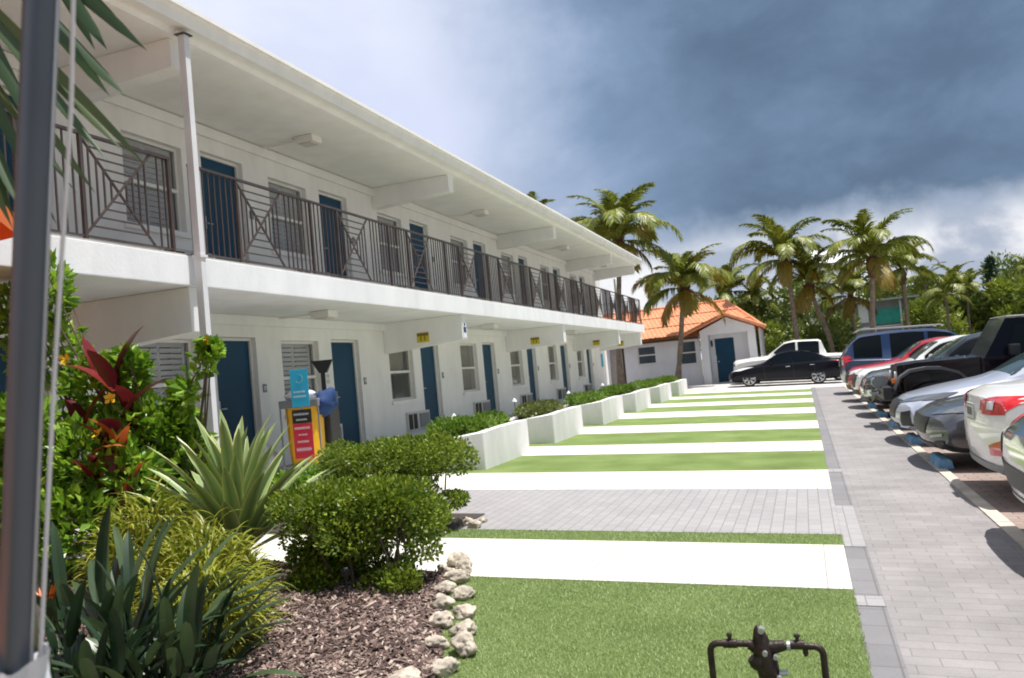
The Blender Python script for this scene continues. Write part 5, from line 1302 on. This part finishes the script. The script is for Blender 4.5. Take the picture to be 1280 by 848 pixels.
# ------------------------------------------------------------------ foreground palm, pole, parasol
FPX = empty('palm_tree', (-2.35, .75, gz(-2.35)), label='foreground palm whose drooping leaf blades hang into the upper left corner', cat='palm tree')
b = MB(); b.tube([(0, 0, 0), (.02, .05, 1.4), (.05, .1, 2.7)], [.09, .075, .06], 10); b.build('trunk', barkm, FPX, smooth=True)
b = MB(); RP = [Vector((.05, .1, 2.68)), Vector((.28, .36, 3.0)), Vector((.52, .62, 3.02)), Vector((.75, .78, 2.86)), Vector((.92, .86, 2.62))]
b.tube(RP, [.016, .013, .010, .008, .004], 6)
off = Vector((-2.35, .75, gz(-2.35)))
LV = [((-1.72, 1.42, 2.72), (-1.385, 1.49, 2.365), .024), ((-1.66, 1.43, 2.55), (-1.43, 1.48, 2.26), .022), ((-1.74, 1.40, 2.5), (-1.415, 1.49, 2.11), .018), ((-1.60, 1.44, 2.62), (-1.45, 1.47, 2.365), .022),
      ((-1.80, 1.38, 2.62), (-1.49, 1.46, 2.14), .020), ((-1.82, 1.37, 2.5), (-1.52, 1.45, 2.06), .018), ((-1.86, 1.36, 2.75), (-1.62, 1.42, 2.2), .026), ((-1.84, 1.36, 2.55), (-1.66, 1.41, 2.02), .024), ((-1.88, 1.35, 2.42), (-1.70, 1.40, 2.0), .022), ((-1.79, 1.38, 2.45), (-1.60, 1.43, 2.0), .018), ((-1.9, 1.34, 2.62), (-1.75, 1.38, 2.1), .026)]
lf = []
LV = [(tuple(Vector(p) - (Vector(q) - Vector(p)) * .55), tuple(Vector(q) + (Vector(q) - Vector(p)) * .14), w * .80) for p, q, w in LV]
LV += [(tuple(Vector(p) + Vector((-.03, .01, .06))), tuple(Vector(q) + Vector((-.05 - .01 * (k % 3), .015, .045 - .03 * (k % 2)))), w * .9) for k, (p, q, w) in enumerate(LV[:9])]
for k, (p, q, w) in enumerate(LV):
    b2 = MB(); b2.val = (k * .37) % 1; pq = Vector(q) - Vector(p); vw_ = (Vector(p) + Vector(q)) / 2 - Vector((0, 0, 1.5)); sd_ = pq.cross(vw_).normalized(); sd_ = (sd_ + vw_.normalized() * (.5 * math.sin(k * 2.1))).normalized()
    blade(b2, Vector(p) - off, Vector(q) - off, w * 1.05, .03, 8, .15, tipn=.5, up=sd_); lf.append(setloc(b2, 'leaflet', near_palm_l, FPX, smooth=True))
rr = random.Random(5)
for k, (p, q, w) in enumerate(LV): b.tube([RP[min(4, 1 + k % 4)], (Vector(p) - off + RP[min(4, 1 + k % 4)]) / 2 + Vector((0, 0, .03)), Vector(p) - off], .006, 5)
b2 = MB(); b2.val = .95; blade(b2, Vector((-1.50, 1.45, 2.50)) - off, Vector((-1.34, 1.49, 2.452)) - off, .012, 0, 6, .2); setloc(b2, 'dry_leaflet', palm_y, FPX)
b.build('rachis', palm_y, FPX, attr=True)
# crown on the far side from the camera view, so the palm is whole
for k, a in enumerate((2.2, 3.0, 3.9, 4.7, 5.4)):
    f = bpy.data.objects.new('frond', FM_MID[k % 3]); COL.objects.link(f); f.parent = FPX; f.location = (.05, .1, 2.7); f.rotation_euler = (0, 0, a); f.scale = (.42,) * 3
# dark round pole with cord
pole = empty('parasol_pole', (-1.145, .787, gz(-1.1)), label='leaning dark grey metal pole close to the camera at the left edge', cat='pole')
b = MB(); d = Vector((.115, .0, .81)); d = d / d.z
b.tube([d * 0, d * 1.2, d * 2.5], [.021, .021, .021], 28); b.build('shaft', steel, pole, smooth=True, angle=60)
b = MB(); b.bar(d * .02 + Vector((.0205, .005, 0)), d * 2.49 + Vector((.0205, .005, 0)), .005, .004); b.build('lit_edge_strip', steel_l, pole)  # pale strip: sunlit right edge of the shaft put in as colour
b = MB(); b.lathe([(.16, 0), (.16, .03), (.04, .05), (.03, .12)], 24); b.build('base', steel, pole, smooth=True)
b = MB(); b.lathe([(.03, 0), (.034, .02), (.01, .06)], 16, M=Matrix.Translation(d * 2.5)); b.build('finial', steel_l, pole, smooth=True)
b = MB(); b.tube([d * 2.42 + Vector((.03, .01, 0)), d * 1.85 + Vector((.035, .02, 0)), d * 1.5 + Vector((.030, .015, 0)), d * .7 + Vector((.028, .008, 0))], .0028, 6)
cord = b.build('cord', simple('pale cord', (.55, .55, .55), .7), pole); tag(cord)
# white cloth bunched round the pole
b = MB(); n = 40; rings = []; r = random.Random(8)
for j in range(14):
    z = .66 + .50 * j / 13; c = d * z; ring = []
    for k in range(n):
        a = 2 * math.pi * k / n; q = .027 + .010 * math.sin(j * .7) ** 2 + .008 * math.sin(3 * a + j * 1.1) + .006 * math.sin(7 * a - j * .9) + (.012 if j in (0, 13) else 0); ring.append(b.pt(c + Vector((math.cos(a) * q, math.sin(a) * q, .012 * math.sin(2 * a + j)))))
    rings.append(ring)
for A, Bq in zip(rings, rings[1:]):
    for k in range(n): b.face((A[k], A[(k + 1) % n], Bq[(k + 1) % n], Bq[k]))
o = b.build('cloth_wrap', cloth_w, smooth=True, angle=180); o.location = pole.location; tag(o, 'bunched white cloth tied round the foot of the near pole at the bottom left', 'cloth')
# orange parasol
par = empty('parasol', (-4.98, 2.4, gz(-4.98)), label='orange parasol whose rim shows at the left edge behind the pole', cat='parasol')
b = MB(); n = 8; rad = 1.42; C0 = b.pt((0, 0, 3.15 - .2)); E = []; V = []; Q = []
for k in range(n):
    a = 2 * math.pi * (k + .35) / n; E.append(b.pt((math.cos(a) * rad, math.sin(a) * rad, 2.52))); V.append(b.pt((math.cos(a) * rad, math.sin(a) * rad, 2.40))); Q.append(b.pt((math.cos(a) * rad * .5, math.sin(a) * rad * .5, 2.78)))
for k in range(n):
    j = (k + 1) % n; b.face((C0, Q[k], Q[j])); b.face((Q[k], E[k], E[j], Q[j])); b.face((E[k], V[k], V[j], E[j]))
cn = b.build('canopy', orange, par)
m = cn.modifiers.new('s', 'SOLIDIFY'); m.thickness = .006
b = MB(); b.tube([(0, 0, 0), (0, 0, 3.0)], .022, 12); b.build('pole', steel_l, par)
b = MB()
for k in range(n): a = 2 * math.pi * (k + .35) / n; b.tube([(0, 0, 2.9), (math.cos(a) * rad * .5, math.sin(a) * rad * .5, 2.75), (math.cos(a) * rad, math.sin(a) * rad, 2.50)], .008, 5)
b.build('ribs', steel_l, par)
b = MB(); b.lathe([(.28, 0), (.28, .05), (.05, .08)], 20); b.build('base', greyp, par)

# ------------------------------------------------------------------ pipe assembly on the lawn
bf = empty('backflow_preventer', (-.235, 3.2, gz(-.235) + .02), label='dark bronze pipe loop with valves standing on the nearest turf', cat='pipe assembly')
b = MB(); zt = .40; x1, x2 = -.205, .195; pr = .0125
def arc(cx, cz, r, a0, a1, n=6): return [(cx + r * math.cos(a0 + (a1 - a0) * i / n), 0, cz + r * math.sin(a0 + (a1 - a0) * i / n)) for i in range(n + 1)]
b.tube([(x1, 0, -.02)] + arc(x1 + .03, zt - .03, .03, math.pi, math.pi / 2) + [(0, 0, zt)], pr, 12); b.tube([(x2, 0, -.02)] + arc(x2 - .03, zt - .035, .03, 0, math.pi / 2) + [(0, 0, zt - .005)], pr, 12)
b.build('pipe', bronze, bf, smooth=True)
b = MB(); M = Matrix.Translation((.0, 0, zt - .115))
b.lathe([(.034, -.03), (.040, .0), (.042, .05), (.036, .10), (.028, .14), (.016, .175), (.006, .185)], 16, M=M @ Matrix.Rotation(R(-8), 4, 'Y'))
b.tube([(-.065, 0, zt - .002), (-.03, 0, zt - .01), (.03, 0, zt - .01), (.065, 0, zt - .002)], [.019, .024, .024, .019], 12)
b.tube([(.0, -.01, zt - .12), (.0, -.015, -.02)], .02, 10); bd_ = b.build('valve_body', bronze, bf, smooth=True)
for (c, ax, rr_, hh_) in (((-.012, -.02, zt + .058), (0, 1, 0), .011, .035), ((-.005, -.042, zt - .02), (0, 1, 0), .009, .02), ((.03, -.03, zt - .035), (0, 1, 0), .008, .03), ((.035, -.03, zt - .11), (0, 1, 0), .008, .03), ((-.02, -.03, zt - .13), (0, 1, 0), .008, .03), ((.052, -.01, zt - .10), (1, 0, 0), .011, .03)):
    b = MB(); b.disc_cyl(c, ax, rr_, hh_, 10); b.build('bolt', steel_l, bd_)
for (x, s) in ((-.13, 1), (.11, 1)):
    b = MB(); b.disc_cyl((x, 0, zt + .016), (0, 0, 1), .007, .02, 8); b.lathe([(.006, zt + .024), (.012, zt + .03), (.010, zt + .038), (.003, zt + .04)], 10, c=(x, 0, 0)); b.disc_cyl((x, 0, zt), (1, 0, 0), .017, .05, 12); b.build('test_cock', bronze, bf, smooth=True)
b = MB(); b.disc_cyl((.078, 0, zt - .004), (1, 0, 0), .018, .012, 12); b.build('collar', steel_l, bf)
b = MB(); b.disc_cyl((.135, -.0, zt - .022), (0, 0, 1), .010, .022, 10); b.disc_cyl((.135, 0, zt - .036), (0, 0, 1), .007, .008, 8); b.build('drain_plug', bronze, bf)
b = MB(); b.lathe([(.012, 0), (.030, .008), (.034, .03), (.026, .05), (.010, .058)], 14, M=Matrix.Translation((-.05, -.012, zt - .035)) @ Matrix.Rotation(R(150), 4, 'Y')); b.tube([(-.05, 0, zt - .03), (-.03, 0, zt)], .012, 8); b.build('side_valve', bronze, bf, smooth=True)

# ------------------------------------------------------------------ cleaning cart and signs
ct = empty('cleaning_cart', (-6.62, 9.95, .402), R(18), label='housekeeping cart with a yellow bag, grey tray and blue cloth outside the rooms', cat='cart')
b = MB(); n = 20; prof = [(.20, .23, .14), (.215, .245, .4), (.23, .26, .8), (.235, .265, .93)]; rings = []
for (hx, hy, z) in prof:
    ring = []
    for k in range(n):
        a = 2 * math.pi * k / n; c_, s_ = math.cos(a), math.sin(a); q = 1 / max(abs(c_), abs(s_)) ** .75
        wv = 1 + (.02 * math.sin(6 * a + z * 9))
        ring.append(b.pt((c_ * q * hx * wv, s_ * q * hy * wv, z)))
    rings.append(ring)
for A, Bq in zip(rings, rings[1:]):
    for k in range(n): b.face((A[k], A[(k + 1) % n], Bq[(k + 1) % n], Bq[k]))
b.face(rings[0][::-1]); b.build('yellow_bag', yellow, ct, smooth=True)
b = MB(); b.box(-.27, .27, -.30, .30, .93, 1.04); b.build('tray', greyp, ct, bevel=.02)
b = MB(); b.box(-.28, .28, -.3, 1.0, .08, .14); b.tube([(-.24, .95, .1), (-.24, .95, 1.1), (.24, .95, 1.1), (.24, .95, .1)], .014, 8); b.tube([(-.26, -.27, .1), (-.26, -.27, .95)], .012, 8); b.tube([(.26, -.27, .1), (.26, -.27, .95)], .012, 8); b.build('frame', greyp, ct)
b = MB(); b.box(-.25, .27, .32, .92, .14, .98); b.build('black_hamper', blackcloth, ct, bevel=.05)
for (x, y) in ((-.22, -.24), (.22, -.24), (-.22, .9), (.22, .9)):
    b = MB(); b.disc_cyl((x, y, .045), (1, 0, 0), .045, .03, 14); b.build('castor', black, ct)
r = random.Random(4)
def lump(name, c, s, mat, par, seed):
    bm = bmesh.new(); bmesh.ops.create_icosphere(bm, subdivisions=3, radius=1.); q = random.Random(seed); ph = [q.uniform(0, 6) for _ in range(4)]
    for v in bm.verts:
        p = v.co; k = 1 + .14 * math.sin(5 * p.x + ph[0]) * math.sin(6 * p.y + ph[1]) + .10 * math.sin(9 * p.z + ph[2] + 3 * p.x); v.co = Vector((p.x * s[0], p.y * s[1], p.z * s[2])) * k
    me = bpy.data.meshes.new(name); bm.to_mesh(me); bm.free(); me.materials.append(mat); me.polygons.foreach_set('use_smooth', [True] * len(me.polygons))
    o = bpy.data.objects.new(name, me); COL.objects.link(o); o.location = c; o.parent = par; return o
o = lump('rubbish_bundle', (.05, -.05, 1.07), (.20, .2, .09), cloth_w, None, 3); o.location = (-6.6, 9.85, 1.49); tag(o, 'crumpled white linen lying on the tray of the cleaning cart', 'linen')
o = lump('blue_bag', (0, 0, 0), (.13, .26, .22), cloth_b, None, 5); o.location = (-6.38, 10.1, 1.36); o.rotation_euler = (.1, .45, .2); o.scale = (1.1, .9, .95); tag(o, 'dark blue cloth bag draped over the side of the cleaning cart', 'bag')
o = lump('white_bag', (0, 0, 0), (.16, .16, .24), cloth_w, None, 7); o.location = (-7.15, 9.7, .62); tag(o, 'white plastic bag standing on the walkway left of the yellow bag', 'bag')
dp = empty('dustpan', (-6.50, 10.3, 1.45), R(20), label='black upright dustpan sticking out of the cleaning cart', cat='dustpan')
b = MB(); b.box(-.03, .03, -.02, .02, -.3, .38); b.build('handle', darkm, dp, bevel=.006)
b = MB(); q = [b.pt(p) for p in ((-.05, -.02, .34), (.05, -.02, .34), (.16, -.04, .52), (-.15, -.04, .52), (-.05, .08, .34), (.05, .08, .34), (.14, .08, .52), (-.13, .08, .52))]
for f in ((0, 1, 2, 3), (5, 4, 7, 6), (0, 3, 7, 4), (1, 5, 6, 2), (0, 4, 5, 1)): b.face([q[k] for k in f])
b.build('pan', darkm, dp)
sg = empty('sign_stake', (-6.17, 9.2, gz(-6.17)), R(20), label='thin stake with a tall cyan notice above a red and black notice by the cart', cat='sign')
b = MB(); b.box(-.012, .012, .004, .018, -.1, 1.60); b.build('post', steel_l, sg)
def notice(name, z0, z1, x0, x1, mat, rows, seed, top=None):
    b = MB(); b.box(x0, x1, -.008, .003, z0, z1); o = b.build(name, mat, sg, bevel=.003)
    q = random.Random(seed); m = MB()
    for (zc, h, wfr) in rows:   # lines of small lettering
        x = -(x1 - x0) * wfr / 2; e = -x; 
        while x < e - .01:
            w = q.uniform(.010, .018); m.box(x, x + .004, -.0105, -.0085, zc - h / 2, zc + h / 2); m.box(x + .004, x + w - .003, -.0105, -.0085, zc + (h / 2 - .004 if q.random() < .5 else -h / 2), zc + (h / 2 if q.random() < .5 else -h / 2 + .004)) if False else m.box(x + .0041, x + w - .004, -.0105, -.0085, zc - h * .12, zc + h * .12); x += w
    m.build('lettering', whitep, o); return o
o = notice('cyan_notice', 1.115, 1.60, -.115, .115, signblue, [(1.31, .03, .7), (1.25, .03, .75)], 1)
m = MB()
for s in range(10):
    a0, a1 = -2.6 + s * .42, -2.6 + (s + 1) * .42; m.bar((.045 * math.cos(a0), -.0095, 1.48 + .055 * math.sin(a0)), (.045 * math.cos(a1), -.0095, 1.48 + .055 * math.sin(a1)), .009, .003)
m.build('icon', acm, o)
o = notice('red_notice', .45, .90, -.125, .125, signred, [(.84, .035, .82), (.755, .025, .45), (.665, .03, .6), (.565, .05, .75)], 2)
notice('black_notice', .902, 1.08, -.125, .125, signblack, [(1.02, .03, .8), (.95, .025, .6)], 3)

# ------------------------------------------------------------------ sky, sun, camera
SUN_EL, SUN_AZ = R(75), R(78)      # azimuth measured from +Y towards +X
w = bpy.data.worlds.new('World'); scene.world = w; w.use_nodes = True; nt = w.node_tree; L = nt.links
bg = nt.nodes['Background']; out = nt.nodes['World Output']
sky = N(nt, 'ShaderNodeTexSky', sky_type='NISHITA'); sky.sun_disc = False; sky.sun_elevation = SUN_EL; sky.sun_rotation = SUN_AZ
tc = N(nt, 'ShaderNodeTexCoord'); nv = N(nt, 'ShaderNodeVectorMath', operation='NORMALIZE'); L.new(tc.outputs['Generated'], nv.inputs[0])
sx = N(nt, 'ShaderNodeSeparateXYZ'); L.new(nv.outputs[0], sx.inputs[0])
def math_(op, a, c=None, d=None, clamp=False):
    n = nt.nodes.new('ShaderNodeMath'); n.operation = op; n.use_clamp = clamp
    for i, v in enumerate((a, c, d)):
        if v is None: continue
        if isinstance(v, (int, float)): n.inputs[i].default_value = v
        else: L.new(v, n.inputs[i])
    return n.outputs[0]
def mapr(v, a, c, o0=0., o1=1., smooth=True):
    n = nt.nodes.new('ShaderNodeMapRange'); n.interpolation_type = 'SMOOTHSTEP' if smooth else 'LINEAR'
    L.new(v, n.inputs[0]); n.inputs[1].default_value = a; n.inputs[2].default_value = c; n.inputs[3].default_value = o0; n.inputs[4].default_value = o1; return n.outputs[0]
zc = math_('MAXIMUM', sx.outputs[2], 0.0); den = math_('ADD', zc, .16)
cx = math_('DIVIDE', sx.outputs[0], den); cy = math_('DIVIDE', sx.outputs[1], den)
cv = N(nt, 'ShaderNodeCombineXYZ'); L.new(cx, cv.inputs[0]); L.new(cy, cv.inputs[1])
def noise(scale, detail, rough, dist=0., off=(0, 0, 0), src=None):
    mp = N(nt, 'ShaderNodeMapping'); mp.inputs['Location'].default_value = off; L.new(src or cv.outputs[0], mp.inputs['Vector'])
    n = N(nt, 'ShaderNodeTexNoise', Scale=scale, Detail=detail, Roughness=rough, Distortion=dist); L.new(mp.outputs[0], n.inputs['Vector']); return n.outputs['Fac']
n3 = noise(7., 5., .6, 0., (1., 5., 2.), nv.outputs[0])
stv = N(nt, 'ShaderNodeVectorMath', operation='MULTIPLY'); stv.inputs[1].default_value = (1, 1, 1.55); L.new(nv.outputs[0], stv.inputs[0])
n1 = noise(2.3, 6., .55, .3, (3.1, 1.7, .4), stv.outputs[0])
n2 = noise(6.5, 7., .58, .25, (4.2, 1., 3.3), stv.outputs[0])
az = math_('ARCTAN2', sx.outputs[0], sx.outputs[1]); el = math_('ARCSINE', sx.outputs[2])
# storm cloud: right of a ragged line, above a ragged base
wa = math_('MULTIPLY_ADD', n1, .55, math_('MULTIPLY_ADD', n3, .16, -.355)); we = math_('MULTIPLY_ADD', n3, .07, math_('MULTIPLY_ADD', n2, .11, -.09))
mA = mapr(math_('ADD', az, wa), R(-27), R(-9)); mE = mapr(math_('ADD', el, we), R(6.6), R(9.4))
storm = math_('MULTIPLY', mA, mE, clamp=True)
core = math_('MULTIPLY', storm, mapr(math_('ADD', az, wa), R(-18), R(0)))
def col(c): n = nt.nodes.new('ShaderNodeRGB'); n.outputs[0].default_value = c4(c); return n.outputs[0]
def mixc(f, a, c):
    n = nt.nodes.new('ShaderNodeMix'); n.data_type = 'RGBA'; L.new(f, n.inputs[0]) if not isinstance(f, float) else setattr(n.inputs[0], 'default_value', f)
    L.new(a, n.inputs[6]); L.new(c, n.inputs[7]); return n.outputs[2]
base = mixc(mapr(n2, .40, .60), col((.34, .385, .48)), col((.76, .76, .78)))                  # horizon cloud puffs
high = mixc(mapr(n1, .35, .65), col((.54, .59, .76)), col((.70, .73, .84)))
cl = mixc(mapr(el, R(9), R(16)), base, high)
st = mixc(mapr(n2, .35, .7), col((.088, .136, .212)), col((.135, .20, .305)))
stm = mixc(core, col((.22, .31, .46)), st)
cl = mixc(storm, cl, stm)
nm = N(nt, 'ShaderNodeVectorMath', operation='SCALE'); nm.inputs['Scale'].default_value = .10; L.new(sky.outputs[0], nm.inputs[0])
cover = mapr(math_('ADD', n1, math_('MULTIPLY', storm, .5)), .22, .36, .80, .96)
fin = mixc(cover, nm.outputs[0], cl)
# upper sky outside the picture is broken bright cloud
hi = mapr(el, R(28), R(45)); fin = mixc(hi, fin, mixc(mapr(n1, .4, .6), nm.outputs[0], col((.66, .68, .74))))
L.new(fin, bg.inputs['Color']); bg.inputs['Strength'].default_value = .88
sd = bpy.data.lights.new('sun', 'SUN'); sd.energy = 4.4; sd.angle = R(.6); sd.color = (1., .96, .91); so = bpy.data.objects.new('sun', sd); COL.objects.link(so)
dv = Vector((math.cos(SUN_EL) * math.sin(SUN_AZ), math.cos(SUN_EL) * math.cos(SUN_AZ), math.sin(SUN_EL))); so.rotation_euler = dv.to_track_quat('Z', 'Y').to_euler(); so.location = (5, 0, 30)

cam = bpy.data.cameras.new('camera'); co = bpy.data.objects.new('camera', cam); COL.objects.link(co); scene.camera = co
cam.sensor_width = 36; cam.lens = 1033 / 1280 * 36; cam.clip_end = 3000; cam.clip_start = .05
F_, R_, VPx, VPy = 1033., .092, 1003., 436.5
P1 = Vector((VPx - 640, 424 - VPy, -F_)); P2 = P1 + Vector((-1000, -1000 * R_, 0)); up = P1.cross(P2).normalized()
if up.y < 0: up = -up
yv = P1.normalized(); xv = yv.cross(up)
Mx = Matrix((xv, yv, up)).to_4x4(); Mx.translation = (0, 0, 1.5); co.matrix_world = Mx
cam.dof.use_dof = True; cam.dof.focus_distance = 7.0; cam.dof.aperture_fstop = 5.6
vs = scene.view_settings; vs.view_transform = 'Standard'; vs.look = 'None'; vs.exposure = .55; vs.gamma = 1.
scene.render.filter_size = 1.9
try:
    scene.cycles.filter_width = 1.9; scene.cycles.max_bounces = 8; scene.cycles.transparent_max_bounces = 12; scene.cycles.sample_clamp_indirect = 6
except Exception: pass
